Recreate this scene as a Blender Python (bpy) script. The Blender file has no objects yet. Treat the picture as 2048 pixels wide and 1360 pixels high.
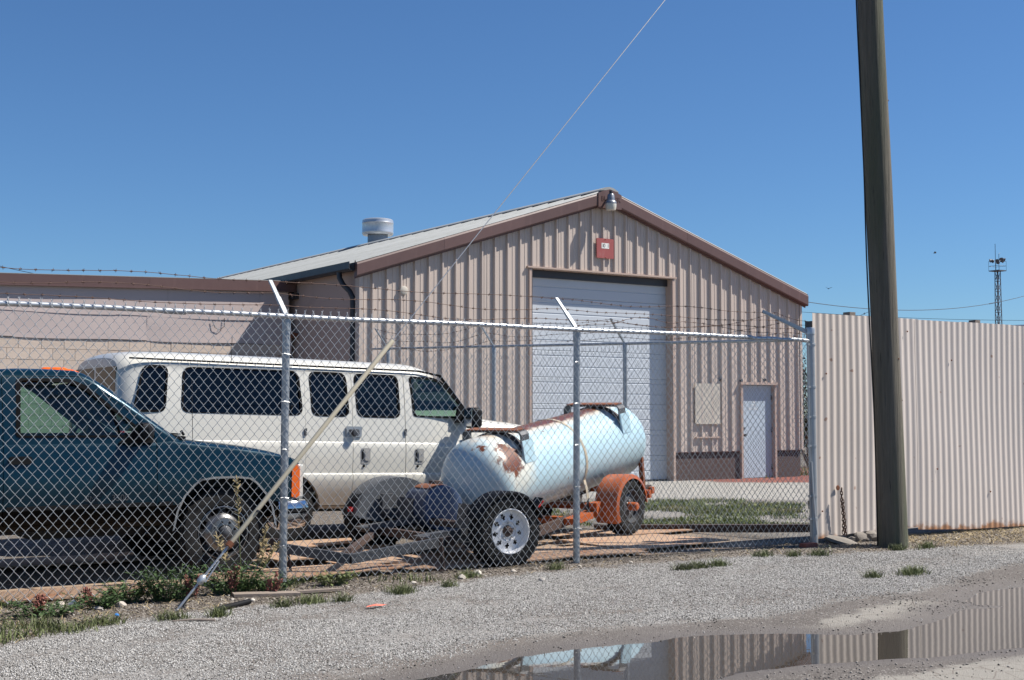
import bpy, bmesh, math, random
import numpy as np
from mathutils import Vector, Matrix, Euler
random.seed(7); RNG = np.random.default_rng(7)
S = bpy.context.scene
COL = S.collection
PI = math.pi

# ------------------------------------------------------------------ camera, sky, sun, exposure
YAW = math.radians(34.0); PITCH = math.atan(150 / 2618.0)
cam_data = bpy.data.cameras.new('camera'); cam = bpy.data.objects.new('camera', cam_data); COL.objects.link(cam)
cam.location = (0, 0, 1.44)
cam.rotation_euler = (PI / 2 + PITCH, 0, -YAW)
cam_data.sensor_width = 36.0; cam_data.lens = 36.0 * 2618 / 2048
cam_data.clip_start = 0.1; cam_data.clip_end = 4000
S.camera = cam

SUN_DIR = Vector((2.0, -1.0, 2.85)).normalized(); SUN_EL = math.asin(SUN_DIR.z)   # towards the sun
W = bpy.data.worlds.new('World'); S.world = W; W.use_nodes = True
wn = W.node_tree.nodes; wl = W.node_tree.links
bg = wn['Background']; sky = wn.new('ShaderNodeTexSky'); sky.sky_type = 'NISHITA'
sky.sun_disc = False; sky.sun_elevation = SUN_EL
sky.sun_rotation = math.atan2(SUN_DIR.x, SUN_DIR.y)
sky.altitude = 150.0; sky.air_density = 1.0; sky.dust_density = 0.0; sky.ozone_density = 6.0
tint = wn.new('ShaderNodeMix'); tint.data_type = 'RGBA'; tint.blend_type = 'MULTIPLY'; tint.inputs[0].default_value = 1.0
tint.inputs[7].default_value = (0.75, 0.985, 1.19, 1.0)          # deep clear-day blue
wl.new(sky.outputs['Color'], tint.inputs[6]); wl.new(tint.outputs[2], bg.inputs['Color']); bg.inputs['Strength'].default_value = 0.052

sun_data = bpy.data.lights.new('sun', 'SUN'); sun = bpy.data.objects.new('sun', sun_data); COL.objects.link(sun)
sun_data.energy = 5.0; sun_data.angle = math.radians(0.53); sun_data.color = (1.0, 0.945, 0.865)
sun.rotation_euler = SUN_DIR.to_track_quat('Z', 'Y').to_euler(); sun.location = (20, -10, 30)

S.view_settings.view_transform = 'Standard'; S.view_settings.look = 'None'
S.view_settings.exposure = 0.76; S.view_settings.gamma = 1.0; S.view_settings.use_curve_mapping = False
S.render.engine = 'CYCLES'

# ------------------------------------------------------------------ materials
def newmat(name):
    m = bpy.data.materials.new(name); m.use_nodes = True
    return m, m.node_tree, m.node_tree.nodes['Principled BSDF']

def N(nt, typ, **kw):
    n = nt.nodes.new(typ)
    for k, v in kw.items():
        if k in ('operation', 'blend_type', 'data_type', 'noise_dimensions', 'feature', 'distance', 'wave_type', 'bands_direction', 'attribute_name', 'interpolation_type', 'musgrave_type'):
            setattr(n, k, v)
    return n

def noise(nt, co, scale, detail=4, rough=.55, vec_scale=None):
    if vec_scale is not None:
        mp = nt.nodes.new('ShaderNodeMapping'); nt.links.new(co, mp.inputs['Vector'])
        mp.inputs['Scale'].default_value = vec_scale; co = mp.outputs[0]
    n = nt.nodes.new('ShaderNodeTexNoise'); n.inputs['Scale'].default_value = scale
    n.inputs['Detail'].default_value = detail; n.inputs['Roughness'].default_value = rough
    nt.links.new(co, n.inputs['Vector'])
    return n.outputs['Fac']

def ramp(nt, fac, a, b):
    """smooth 0..1 from a to b"""
    n = nt.nodes.new('ShaderNodeMapRange'); n.interpolation_type = 'SMOOTHSTEP'
    n.inputs['From Min'].default_value = a; n.inputs['From Max'].default_value = b
    nt.links.new(fac, n.inputs['Value']); return n.outputs['Result']

def mixc(nt, fac, a, b, blend='MIX'):
    n = nt.nodes.new('ShaderNodeMix'); n.data_type = 'RGBA'; n.blend_type = blend
    for sock, v in ((n.inputs[6], a), (n.inputs[7], b)):
        if isinstance(v, (tuple, list)): sock.default_value = (*v[:3], 1)
        else: nt.links.new(v, sock)
    if isinstance(fac, (int, float)): n.inputs[0].default_value = fac
    else: nt.links.new(fac, n.inputs[0])
    return n.outputs[2]

def math_(nt, op, a, b=None):
    n = nt.nodes.new('ShaderNodeMath'); n.operation = op
    for i, v in enumerate((a, b)):
        if v is None: continue
        if isinstance(v, (int, float)): n.inputs[i].default_value = v
        else: nt.links.new(v, n.inputs[i])
    return n.outputs[0]

def bump(nt, bsdf, h, strength=.3, dist=.01):
    b = nt.nodes.new('ShaderNodeBump'); b.inputs['Strength'].default_value = strength
    b.inputs['Distance'].default_value = dist
    nt.links.new(h, b.inputs['Height']); nt.links.new(b.outputs[0], bsdf.inputs['Normal'])

def coords(nt, which='Object'):
    return nt.nodes.new('ShaderNodeTexCoord').outputs[which]

def M(name, col, rough=.6, metal=0., var=.12, scale=3., bmp=0., bscale=60., stain=None, sscale=2., samt=(.55, .75),
      streak=None, per_piece=0., spec=None, coat=0.):
    """painted / bare surface with uneven tone, stains, streaks running down and fine relief"""
    m, nt, b = newmat(name)
    co = coords(nt)
    hi = tuple(min(1, c * (1 + var)) for c in col); lo = tuple(c * (1 - var) for c in col)
    c = mixc(nt, noise(nt, co, scale, 6), lo, hi)
    if per_piece:
        oi = nt.nodes.new('ShaderNodeObjectInfo')
        v = nt.nodes.new('ShaderNodeMapRange'); v.inputs['To Min'].default_value = 1 - per_piece; v.inputs['To Max'].default_value = 1 + per_piece
        nt.links.new(oi.outputs['Random'], v.inputs['Value'])
        cmb = nt.nodes.new('ShaderNodeCombineColor')
        for i in range(3): nt.links.new(v.outputs[0], cmb.inputs[i])
        c = mixc(nt, 1.0, c, cmb.outputs[0], 'MULTIPLY')
    if streak:
        f = ramp(nt, noise(nt, co, 1.0, 5, .6, (9, 9, .5)), streak[1], streak[2])
        c = mixc(nt, math_(nt, 'MULTIPLY', f, streak[3]), c, streak[0])
    if stain:
        f = ramp(nt, noise(nt, co, sscale, 8, .65), *samt)
        c = mixc(nt, f, c, stain)
    nt.links.new(c, b.inputs['Base Color'])
    r = nt.nodes.new('ShaderNodeMapRange'); r.inputs['To Min'].default_value = max(0.02, rough - .09); r.inputs['To Max'].default_value = min(1, rough + .09)
    nt.links.new(noise(nt, co, scale * 4, 5), r.inputs['Value']); nt.links.new(r.outputs[0], b.inputs['Roughness'])
    b.inputs['Metallic'].default_value = metal
    if coat: b.inputs['Coat Weight'].default_value = coat; b.inputs['Coat Roughness'].default_value = .06
    if spec is not None: b.inputs['Specular IOR Level'].default_value = spec
    if bmp: bump(nt, b, noise(nt, co, bscale, 4), bmp)
    return m

def glass(name, tint, clear, rough=.02):
    """window pane: tinted see-through plus a fresnel reflection"""
    m = bpy.data.materials.new(name); m.use_nodes = True; nt = m.node_tree; nt.nodes.clear()
    out = nt.nodes.new('ShaderNodeOutputMaterial')
    tr = nt.nodes.new('ShaderNodeBsdfTransparent'); tr.inputs[0].default_value = (*[t * clear for t in tint], 1)
    gl = nt.nodes.new('ShaderNodeBsdfGlossy'); gl.inputs['Roughness'].default_value = rough
    fr = nt.nodes.new('ShaderNodeFresnel'); fr.inputs['IOR'].default_value = 1.5
    mx = nt.nodes.new('ShaderNodeMixShader')
    nt.links.new(fr.outputs[0], mx.inputs[0]); nt.links.new(tr.outputs[0], mx.inputs[1]); nt.links.new(gl.outputs[0], mx.inputs[2])
    nt.links.new(mx.outputs[0], out.inputs[0]); return m

RUST = (.16, .055, .025); RUSTL = (.33, .15, .07)
MT = {}
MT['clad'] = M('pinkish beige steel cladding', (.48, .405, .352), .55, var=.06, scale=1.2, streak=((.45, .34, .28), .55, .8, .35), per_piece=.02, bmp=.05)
MT['wall_render'] = M('pinkish beige painted render', (.43, .325, .28), .8, var=.06, scale=1.5, stain=(.36, .27, .23), sscale=.8, bmp=.15, bscale=30)  # own colour of the plain side and back walls
MT['wainscot'] = M('red brown painted blockwork', (.068, .041, .037), .8, var=.12, scale=3, stain=(.13, .09, .078), sscale=3, samt=(.66, .82), bmp=.3, bscale=40)
MT['trim'] = M('dark brown trim', (.115, .064, .058), .5, var=.08, scale=2, streak=((.2, .12, .11), .55, .8, .5), per_piece=.08)
MT['trim_beige'] = M('beige opening trim', (.44, .33, .27), .55, var=.06, stain=RUSTL, sscale=4, samt=(.66, .85))
MT['roof'] = M('weathered galvanised roof', (.285, .298, .298), .65, metal=.05, var=.2, scale=1.2, stain=(.19, .205, .19), sscale=1.5, samt=(.5, .8), per_piece=.06)
MT['gutter'] = M('dark gutter', (.03, .03, .035), .45, var=.2)
MT['door_section'] = M('grey white overhead door section', (.49, .53, .575), .5, var=.04, scale=1.5, streak=((.41, .45, .49), .55, .85, .4), per_piece=.025)
MT['man_door'] = M('pale blue grey steel door', (.40, .475, .545), .45, var=.04, stain=(.33, .39, .45), sscale=3, samt=(.6, .85))
MT['plate_patch'] = M('greyish beige patch sheet', (.46, .42, .36), .6, var=.07, stain=(.38, .36, .32), sscale=2)
MT['sign_red'] = M('faded red sign plate', (.33, .085, .075), .42, var=.14, scale=4, stain=(.36, .16, .15), sscale=3)
MT['sign_white'] = M('white number sticker', (.75, .74, .70), .5, var=.04)
MT['ink'] = M('dark ink', (.02, .02, .02), .6, var=.05)
MT['galv'] = M('dull galvanised steel', (.36, .385, .41), .42, metal=.55, var=.14, scale=9, stain=(.30, .31, .33), sscale=14, samt=(.5, .8))
MT['galv_bright'] = M('galvanised pipe', (.50, .52, .54), .34, metal=.6, var=.1, scale=9, stain=(.36, .38, .4), sscale=10, samt=(.55, .8))
MT['wire'] = M('galvanised chain link wire', (.50, .51, .515), .38, metal=.35, var=.14, scale=5, stain=(.22, .16, .12), sscale=2.3, samt=(.66, .78))
MT['wire_dull'] = M('weathered chain link wire', (.38, .385, .39), .45, metal=.4, var=.15, scale=5)
MT['barb'] = M('rusty barbed wire', (.10, .055, .04), .8, var=.35, scale=8)
MT['corr'] = M('cream painted corrugated sheet', (.60, .53, .475), .55, var=.04, scale=1.4, streak=((.5, .42, .36), .6, .85, .35), per_piece=.03)
MT['wood_pole'] = None
MT['timber'] = M('old grey timber', (.22, .18, .15), .85, var=.25, scale=5, bmp=.4, bscale=50)
MT['chain'] = M('rusted chain', (.08, .04, .028), .75, var=.3, scale=20)
MT['guy_guard'] = M('yellowed plastic guy guard', (.50, .445, .33), .5, var=.06, scale=4, stain=(.5, .42, .3), sscale=6)
MT['steel_cable'] = M('twisted guy strand', (.42, .43, .44), .4, metal=.6, var=.2, scale=30)
MT['cable_black'] = M('black cable', (.015, .015, .017), .5)
MT['teal'] = M('metallic teal truck paint', (.0008, .023, .040), .26, metal=.4, var=.08, scale=1, coat=.2)
MT['black_plastic'] = M('black plastic', (.009, .009, .010), .55, var=.2, scale=6, spec=.15)
MT['rubber'] = M('tyre rubber', (.013, .013, .0135), .85, var=.3, scale=8, bmp=.3, bscale=50, stain=(.03, .028, .026), sscale=5, samt=(.5, .8), spec=.25)
MT['chrome'] = M('worn chrome', (.62, .63, .65), .14, metal=1., var=.08, scale=4, stain=(.4, .38, .36), sscale=6, samt=(.6, .85))
MT['chrome_dull'] = M('dull chrome', (.5, .5, .51), .28, metal=.9, var=.12, scale=5, stain=(.28, .25, .23), sscale=6, samt=(.55, .8))
MT['hub_steel'] = M('stained polished steel', (.20, .20, .205), .3, metal=.8, var=.3, scale=7, stain=(.10, .085, .07), sscale=9, samt=(.5, .75))
MT['amber'] = M('amber lens', (.75, .13, .01), .15, var=.05, coat=.6)
MT['red_lens'] = M('red lens', (.5, .015, .012), .15, var=.05, coat=.6)
MT['lens'] = M('headlamp lens', (.60, .60, .55), .1, var=.1, coat=1.)
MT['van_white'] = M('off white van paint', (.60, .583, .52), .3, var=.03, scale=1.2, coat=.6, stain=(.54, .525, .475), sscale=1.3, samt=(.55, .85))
MT['handle_grey'] = M('grey handle plastic', (.33, .325, .31), .5)
MT['seal'] = M('black window seal', (.004, .004, .005), .7, spec=.06)
MT['steel_grey'] = M('grey painted steel', (.075, .078, .085), .45, metal=.2, var=.2, scale=4, stain=(.2, .15, .12), sscale=5, samt=(.62, .8))
MT['fender_grey'] = M('grey plastic fender', (.08, .086, .095), .5, var=.12, scale=4)
MT['white_rim'] = M('white spoke wheel', (.72, .73, .75), .3, var=.06, scale=6, coat=.4, stain=(.42, .34, .27), sscale=7, samt=(.66, .85))
MT['orange'] = M('orange trailer paint', (.33, .08, .022), .45, var=.14, scale=4, stain=(.34, .09, .03), sscale=5, samt=(.55, .8))
MT['rust'] = M('bare rust', RUST, .85, var=.35, scale=9, stain=RUSTL, sscale=11, samt=(.55, .75), bmp=.3)
MT['strap'] = M('sun bleached strap', (.40, .35, .27), .85, var=.15, scale=10)
MT['dark_rust'] = M('dark rusty steel', (.05, .03, .024), .75, var=.3, scale=6)
MT['block'] = M('tan painted concrete block', (.56, .46, .38), .85, var=.1, scale=3, stain=(.48, .38, .31), sscale=2, per_piece=.05, bmp=.35, bscale=40)
MT['mortar'] = M('mortar', (.47, .385, .32), .9, var=.1)
MT['bandpanel'] = M('mauve grey painted sheet', (.48, .40, .375), .6, var=.05, scale=1, streak=((.31, .24, .21), .6, .85, .4), per_piece=.015)
MT['interior'] = M('dark interior trim', (.03, .032, .036), .8, var=.2)
MT['seat_grey'] = M('grey seat cloth', (.09, .095, .105), .85, var=.15, scale=8)
MT['lamp_grey'] = M('cast lamp housing', (.20, .22, .25), .4, metal=.5, var=.12)
MT['lamp_lens'] = M('yellowed prismatic lamp refractor', (.52, .50, .43), .25, var=.1, scale=10, coat=.5)
MT['stone'] = M('pale limestone', (.42, .38, .33), .9, var=.2, scale=14, per_piece=.2, bmp=.4, bscale=40)
MT['concrete'] = M('old concrete', (.36, .33, .30), .9, var=.15, scale=5, stain=(.25, .22, .2), sscale=4, bmp=.4, bscale=50)
MT['old_concrete'] = M('dirty broken concrete', (.19, .17, .15), .95, var=.25, scale=8, stain=(.10, .09, .08), sscale=6, bmp=.6, bscale=40)
MT['brickred'] = M('red brick', (.27, .085, .06), .85, var=.2, scale=12, bmp=.3)
MT['leaf'] = M('weed leaf', (.045, .085, .022), .6, var=.35, scale=12, per_piece=.15)
MT['leaf_light'] = M('fresh grass blade', (.105, .125, .042), .6, var=.35, scale=6, per_piece=.2)
MT['leaf_dry'] = M('dry straw', (.36, .28, .15), .8, var=.3, scale=10)
MT['dock'] = M('reddish dock seed head', (.20, .07, .05), .8, var=.35, scale=20)
MT['lawn'] = M('patchy lawn grass', (.125, .16, .045), .6, var=.4, scale=1.8, stain=(.27, .24, .11), sscale=1.1, samt=(.5, .7))
MT['bush'] = M('dark bush leaf', (.03, .045, .018), .6, var=.4, scale=3)
MT['plate'] = M('rust tan steel plate', (.36, .24, .16), .75, var=.16, scale=1.4, stain=(.30, .13, .06), sscale=1.8, samt=(.5, .72), bmp=.15, bscale=30, per_piece=.1)
MT['blue_cap'] = M('blue bottle cap', (.03, .18, .5), .4)
MT['flag'] = M('orange marker tape', (.75, .16, .1), .6)
MT['tower'] = M('dull steel lattice', (.10, .11, .13), .6, metal=.3)
MT['shed'] = M('dark brown shed', (.07, .05, .045), .7)
MT['bird'] = M('dark feathers', (.03, .03, .035), .8)
MT['blue_small'] = M('dull blue paint', (.045, .073, .14), .45, var=.15, scale=4, stain=RUST, sscale=5, samt=(.66, .78))
MT['glass_van'] = glass('smoked van glass', (.32, .44, .55), .38)
MT['glass_dark'] = glass('dark back glass', (.25, .35, .45), .10)
MT['glass_front'] = glass('clear green glass', (.72, .86, .80), .82)
MT['glass_truck'] = glass('green tinted truck glass', (.72, .86, .80), .95)

def pole_material():
    m, nt, b = newmat('weathered greenish pole timber'); co = coords(nt)
    g = noise(nt, co, 1.0, 8, .7, (34, 34, 1.3)); g2 = noise(nt, co, 1.0, 4, .5, (3, 3, .35))
    c = mixc(nt, g, (.032, .029, .023), (.225, .20, .155))
    c = mixc(nt, ramp(nt, g2, .42, .7), c, (.085, .092, .058))
    c = mixc(nt, ramp(nt, noise(nt, co, 1.0, 6, .6, (60, 60, 1.6)), .60, .70), c, (.03, .027, .022))
    nt.links.new(c, b.inputs['Base Color']); b.inputs['Roughness'].default_value = .9
    bump(nt, b, g, .9, .03); return m
MT['wood_pole'] = pole_material()
def darken_lower_body():  # near-black, duller finish on the body below the molding height
    m = MT['teal']; nt = m.node_tree; b = nt.nodes['Principled BSDF']; co = coords(nt)
    sep = nt.nodes.new('ShaderNodeSeparateXYZ'); nt.links.new(co, sep.inputs[0])
    z = math_(nt, 'ADD', sep.outputs['Z'], math_(nt, 'MULTIPLY', noise(nt, co, 5, 6, .7), .03))
    src = b.inputs['Base Color'].links[0].from_socket
    cw = nt.nodes.new('ShaderNodeMapRange'); cw.inputs['From Min'].default_value = .668; cw.inputs['From Max'].default_value = .672; cw.inputs['To Max'].default_value = .2; cw.inputs['To Min'].default_value = 0
    nt.links.new(z, cw.inputs['Value']); nt.links.new(cw.outputs[0], b.inputs['Coat Weight'])
    sw = nt.nodes.new('ShaderNodeMapRange'); sw.inputs['From Min'].default_value = .668; sw.inputs['From Max'].default_value = .672; sw.inputs['To Max'].default_value = .5; sw.inputs['To Min'].default_value = .1
    nt.links.new(z, sw.inputs['Value']); nt.links.new(sw.outputs[0], b.inputs['Specular IOR Level'])
    mw = nt.nodes.new('ShaderNodeMapRange'); mw.inputs['From Min'].default_value = .668; mw.inputs['From Max'].default_value = .672; mw.inputs['To Max'].default_value = .5; mw.inputs['To Min'].default_value = 0
    nt.links.new(z, mw.inputs['Value']); nt.links.new(mw.outputs[0], b.inputs['Metallic'])
    nt.links.new(mixc(nt, ramp(nt, z, .672, .668), src, mixc(nt, noise(nt, co, 3, 6), (.003, .003, .0035), (.010, .008, .006))), b.inputs['Base Color'])
darken_lower_body()
def ground_bounce_tint():  # tan painted low on the body for light bounced off the ground
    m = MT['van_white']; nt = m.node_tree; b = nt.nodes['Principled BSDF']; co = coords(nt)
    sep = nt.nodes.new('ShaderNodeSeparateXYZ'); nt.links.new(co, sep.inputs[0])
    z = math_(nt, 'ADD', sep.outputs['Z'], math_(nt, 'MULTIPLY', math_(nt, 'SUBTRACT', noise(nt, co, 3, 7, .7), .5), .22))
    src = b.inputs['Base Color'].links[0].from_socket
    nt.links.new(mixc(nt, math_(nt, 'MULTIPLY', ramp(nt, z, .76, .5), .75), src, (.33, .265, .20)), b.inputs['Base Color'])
ground_bounce_tint()

def tank_material():
    """pale blue enamel, chalked where it faces up, with a rust strip along the top and rust blotches on the near dome"""
    m, nt, b = newmat('chalky pale blue tank enamel'); co = coords(nt)
    base = mixc(nt, noise(nt, co, 2.2, 5), (.34, .50, .585), (.42, .575, .65))
    n1 = noise(nt, co, 7, 8, .7); n2 = noise(nt, co, 19, 6, .7); n3 = noise(nt, co, 2.5, 4)
    def spot(center, rad, soft, weight=.9, squash=(1, 1, 1)):
        v = nt.nodes.new('ShaderNodeVectorMath'); v.operation = 'SUBTRACT'; nt.links.new(co, v.inputs[0]); v.inputs[1].default_value = center
        s = nt.nodes.new('ShaderNodeVectorMath'); s.operation = 'MULTIPLY'; nt.links.new(v.outputs[0], s.inputs[0]); s.inputs[1].default_value = squash
        l = nt.nodes.new('ShaderNodeVectorMath'); l.operation = 'LENGTH'; nt.links.new(s.outputs[0], l.inputs[0])
        d = math_(nt, 'SUBTRACT', l.outputs['Value'], math_(nt, 'MULTIPLY', math_(nt, 'SUBTRACT', n1, .5), weight))
        d2 = math_(nt, 'SUBTRACT', d, math_(nt, 'MULTIPLY', math_(nt, 'SUBTRACT', n2, .5), weight * .5))
        return ramp(nt, d2, rad + soft, rad - soft)
    SP = TANK_SPOTS
    halo = spot(*SP['halo']); patch = spot(*SP['patch']); top = spot(*SP['top']); small = spot(*SP['small']); topline = spot(*SP['line'])
    c = mixc(nt, math_(nt, 'MULTIPLY', halo, .75), base, (.66, .62, .52))
    lh = spot(*SP['linehalo']); c = mixc(nt, math_(nt, 'MULTIPLY', lh, .8), c, (.62, .50, .36))
    for f in (patch, small, topline):
        c = mixc(nt, f, c, mixc(nt, n2, (.07, .024, .012), (.20, .068, .03)))
    # scattered chips
    chips = ramp(nt, noise(nt, co, 11, 2, .5), .72, .76)
    c = mixc(nt, chips, c, (.22, .15, .11))
    nt.links.new(c, b.inputs['Base Color']); b.inputs['Roughness'].default_value = .34
    b.inputs['Coat Weight'].default_value = .25
    bump(nt, b, n3, .05); return m

# ------------------------------------------------------------------ mesh helpers
class MB:
    """collects verts and faces (and a material slot per face), builds ONE mesh object"""
    def __init__(s): s.v = []; s.f = []; s.mi = []
    def add(s, vs, fs, mi=0):
        o = len(s.v); s.v.extend([tuple(map(float, p)) for p in vs]); s.f.extend([tuple(o + i for i in f) for f in fs]); s.mi.extend([mi] * len(fs)); return s
    def box(s, c, size, rot=None, mi=0, taper=1.0):
        hx, hy, hz = [d / 2 for d in size]
        vs = [Vector((x * (taper if z > 0 else 1), y * (taper if z > 0 else 1), z)) for x in (-hx, hx) for y in (-hy, hy) for z in (-hz, hz)]
        if rot is not None:
            R = rot if isinstance(rot, Matrix) else Euler(rot).to_matrix()
            vs = [R @ v for v in vs]
        vs = [v + Vector(c) for v in vs]
        return s.add(vs, [(0, 1, 3, 2), (4, 6, 7, 5), (0, 4, 5, 1), (2, 3, 7, 6), (0, 2, 6, 4), (1, 5, 7, 3)], mi)
    def bar(s, p0, p1, w, h, up=(0, 0, 1), mi=0):
        p0 = Vector(p0); p1 = Vector(p1); d = (p1 - p0); L = d.length; d.normalize()
        u = Vector(up); sx = d.cross(u)
        if sx.length < 1e-5: sx = d.cross(Vector((1, 0, 0)))
        sx.normalize(); u = sx.cross(d)
        vs = []
        for p in (p0, p1):
            for a, b_ in ((-1, -1), (1, -1), (1, 1), (-1, 1)): vs.append(p + sx * a * w / 2 + u * b_ * h / 2)
        return s.add(vs, [(3, 2, 1, 0), (4, 5, 6, 7), (0, 1, 5, 4), (1, 2, 6, 5), (2, 3, 7, 6), (3, 0, 4, 7)], mi)
    def tube(s, path, r, n=8, caps=True, mi=0, closed=False):
        path = [Vector(p) for p in path]; k = len(path); rs = r if isinstance(r, (list, tuple)) else [r] * k
        vs = []; fs = []; prev = None
        for i, p in enumerate(path):
            a = path[i - 1] if i > 0 else (path[-1] if closed else p); b_ = path[i + 1] if i < k - 1 else (path[0] if closed else p)
            d = (b_ - a).normalized()
            if prev is None:
                t = Vector((0, 0, 1)) if abs(d.z) < .9 else Vector((1, 0, 0)); e1 = d.cross(t).normalized()
            else:
                e1 = prev - d * prev.dot(d)
                e1 = e1.normalized() if e1.length > 1e-6 else d.orthogonal().normalized()
            e2 = d.cross(e1); prev = e1
            for j in range(n):
                t = 2 * PI * j / n; vs.append(p + (e1 * math.cos(t) + e2 * math.sin(t)) * rs[i])
        for i in range(k - 1 + (1 if closed else 0)):
            i2 = (i + 1) % k
            for j in range(n): fs.append((i * n + j, i * n + (j + 1) % n, i2 * n + (j + 1) % n, i2 * n + j))
        if caps and not closed: fs.append(tuple(range(n - 1, -1, -1))); fs.append(tuple(range((k - 1) * n, k * n)))
        return s.add(vs, fs, mi)
    def lathe(s, prof, axis_o, axis_d, n=24, mi=0, skip=None, closed=False, arc=None):
        """prof: (radius, distance along axis)"""
        o = Vector(axis_o); d = Vector(axis_d).normalized(); e1 = d.orthogonal().normalized()
        if abs(d.z) < .9: e1 = (Vector((0, 0, 1)) - d * d.z).normalized()
        e2 = d.cross(e1); vs = []; fs = []; k = len(prof)
        cnt = n if arc is None else n + 1
        for (r, h) in prof:
            for j in range(cnt):
                t = (2 * PI * j / n) if arc is None else arc[0] + (arc[1] - arc[0]) * j / n
                vs.append(o + d * h + (e1 * math.cos(t) + e2 * math.sin(t)) * r)
        for i in range(k - 1 + (1 if closed else 0)):
            i2 = (i + 1) % k
            for j in range(n):
                if skip and skip(i, j): continue
                j2 = (j + 1) % cnt
                fs.append((i * cnt + j, i * cnt + j2, i2 * cnt + j2, i2 * cnt + j))
        return s.add(vs, fs, mi)
    def prism(s, poly, a, b, fn, mi=0):
        """poly 2-D, extruded from a to b; fn(p, q, t) -> 3-D"""
        n = len(poly); vs = [fn(p[0], p[1], a) for p in poly] + [fn(p[0], p[1], b) for p in poly]
        fs = [tuple(range(n - 1, -1, -1)), tuple(range(n, 2 * n))] + [(i, (i + 1) % n, n + (i + 1) % n, n + i) for i in range(n)]
        return s.add(vs, fs, mi)
    def loft(s, rings, caps=True, mi=0):
        n = len(rings[0]); vs = [p for r in rings for p in r]; fs = []
        for i in range(len(rings) - 1):
            for j in range(n): fs.append((i * n + j, i * n + (j + 1) % n, (i + 1) * n + (j + 1) % n, (i + 1) * n + j))
        if caps: fs.append(tuple(range(n - 1, -1, -1))); fs.append(tuple(range((len(rings) - 1) * n, len(rings) * n)))
        return s.add(vs, fs, mi)
    def sheet(s, poly3, mi=0): return s.add(poly3, [tuple(range(len(poly3)))], mi)
    def mesh(s, name, mats, smooth=None, fix=True):
        me = bpy.data.meshes.new(name); me.from_pydata(s.v, [], s.f)
        for m in (mats if isinstance(mats, (list, tuple)) else [mats]): me.materials.append(m)
        if any(s.mi): me.polygons.foreach_set('material_index', s.mi)
        if fix:
            bm = bmesh.new(); bm.from_mesh(me); bmesh.ops.recalc_face_normals(bm, faces=bm.faces); bm.to_mesh(me); bm.free()
        if smooth is not None: shade(me, smooth)
        me.update(); return me
    def build(s, name, mats, parent=None, smooth=None, loc=None, world=False, fix=True):
        if world and parent is not None:
            o_ = total_loc(parent); s.v = [(x - o_.x, y - o_.y, z - o_.z) for x, y, z in s.v]
        return link(name, s.mesh(name, mats, smooth, fix), parent, loc)

def shade(me, ang):
    me.polygons.foreach_set('use_smooth', [True] * len(me.polygons)); me.set_sharp_from_angle(angle=math.radians(ang))

def total_loc(o):
    v = Vector((0, 0, 0))
    while o is not None: v += Vector(o.location); o = o.parent
    return v

def link(name, me, parent=None, loc=None):
    o = bpy.data.objects.new(name, me); COL.objects.link(o)
    if parent is not None: o.parent = parent
    if loc is not None: o.location = loc
    return o

def tag(o, label, cat, group=None):
    o['label'] = label; o['category'] = cat
    if group: o['group'] = group
    return o

def thing(name, label, cat, loc=(0, 0, 0), rot=(0, 0, 0), group=None):
    o = bpy.data.objects.new(name, None); COL.objects.link(o); o.location = loc; o.rotation_euler = rot
    o.empty_display_size = .2
    return tag(o, label, cat, group)

def kind(o, k): o['kind'] = k; return o

def boolean(me_a, me_b, op):
    """returns a new mesh a (op) b, exact solver, no operators; nudges the cutter if the solver comes back empty-handed"""
    for k in range(6):
        r = boolean_once(me_a, me_b, op)
        if len(r.polygons) > (.45 * len(me_a.polygons) if op == 'DIFFERENCE' else 12): return r
        print('boolean retry', op, len(me_a.polygons), len(r.polygons))
        me_b.transform(Matrix.Translation((.0013 * (k + 1), .0007 * (k + 1), -.0011)))
    return r
def boolean_once(me_a, me_b, op):
    a = bpy.data.objects.new('tmp_a', me_a); b = bpy.data.objects.new('tmp_b', me_b)
    COL.objects.link(a); COL.objects.link(b)
    md = a.modifiers.new('b', 'BOOLEAN'); md.object = b; md.operation = op; md.solver = 'EXACT'
    dg = bpy.context.evaluated_depsgraph_get(); dg.update()
    me = bpy.data.meshes.new_from_object(a.evaluated_get(dg), depsgraph=dg)
    bpy.data.objects.remove(a); bpy.data.objects.remove(b)
    return me

def text_mesh(name, body, size, mat, extrude=.001, align='CENTER'):
    cu = bpy.data.curves.new(name, 'FONT'); cu.body = body; cu.size = size; cu.extrude = extrude; cu.align_x = align; cu.align_y = 'CENTER'
    o = bpy.data.objects.new('tmp_text', cu); COL.objects.link(o)
    dg = bpy.context.evaluated_depsgraph_get(); dg.update()
    me = bpy.data.meshes.new_from_object(o.evaluated_get(dg)); bpy.data.objects.remove(o)
    me.name = name; me.materials.clear(); me.materials.append(mat); return me

def rrect(x0, x1, z0, z1, r, n=4):
    """rounded rectangle outline"""
    out = []
    for cx, cz, a0 in ((x1 - r, z1 - r, 0), (x0 + r, z1 - r, 90), (x0 + r, z0 + r, 180), (x1 - r, z0 + r, 270)):
        for i in range(n + 1):
            t = math.radians(a0 + 90 * i / n); out.append((cx + r * math.cos(t), cz + r * math.sin(t)))
    return out

def rpoly(pts, r, n=4):
    """round the corners of a convex polygon"""
    out = []; k = len(pts)
    for i in range(k):
        p = Vector(pts[i]); a = Vector(pts[i - 1]); b = Vector(pts[(i + 1) % k])
        da = (a - p); db = (b - p); rr = min(r, da.length * .45, db.length * .45)
        p0 = p + da.normalized() * rr; p1 = p + db.normalized() * rr
        for j in range(n + 1):
            t = j / n; q = p0 * (1 - t) ** 2 + p * 2 * t * (1 - t) + p1 * t * t; out.append((q.x, q.y))
    return out

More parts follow.
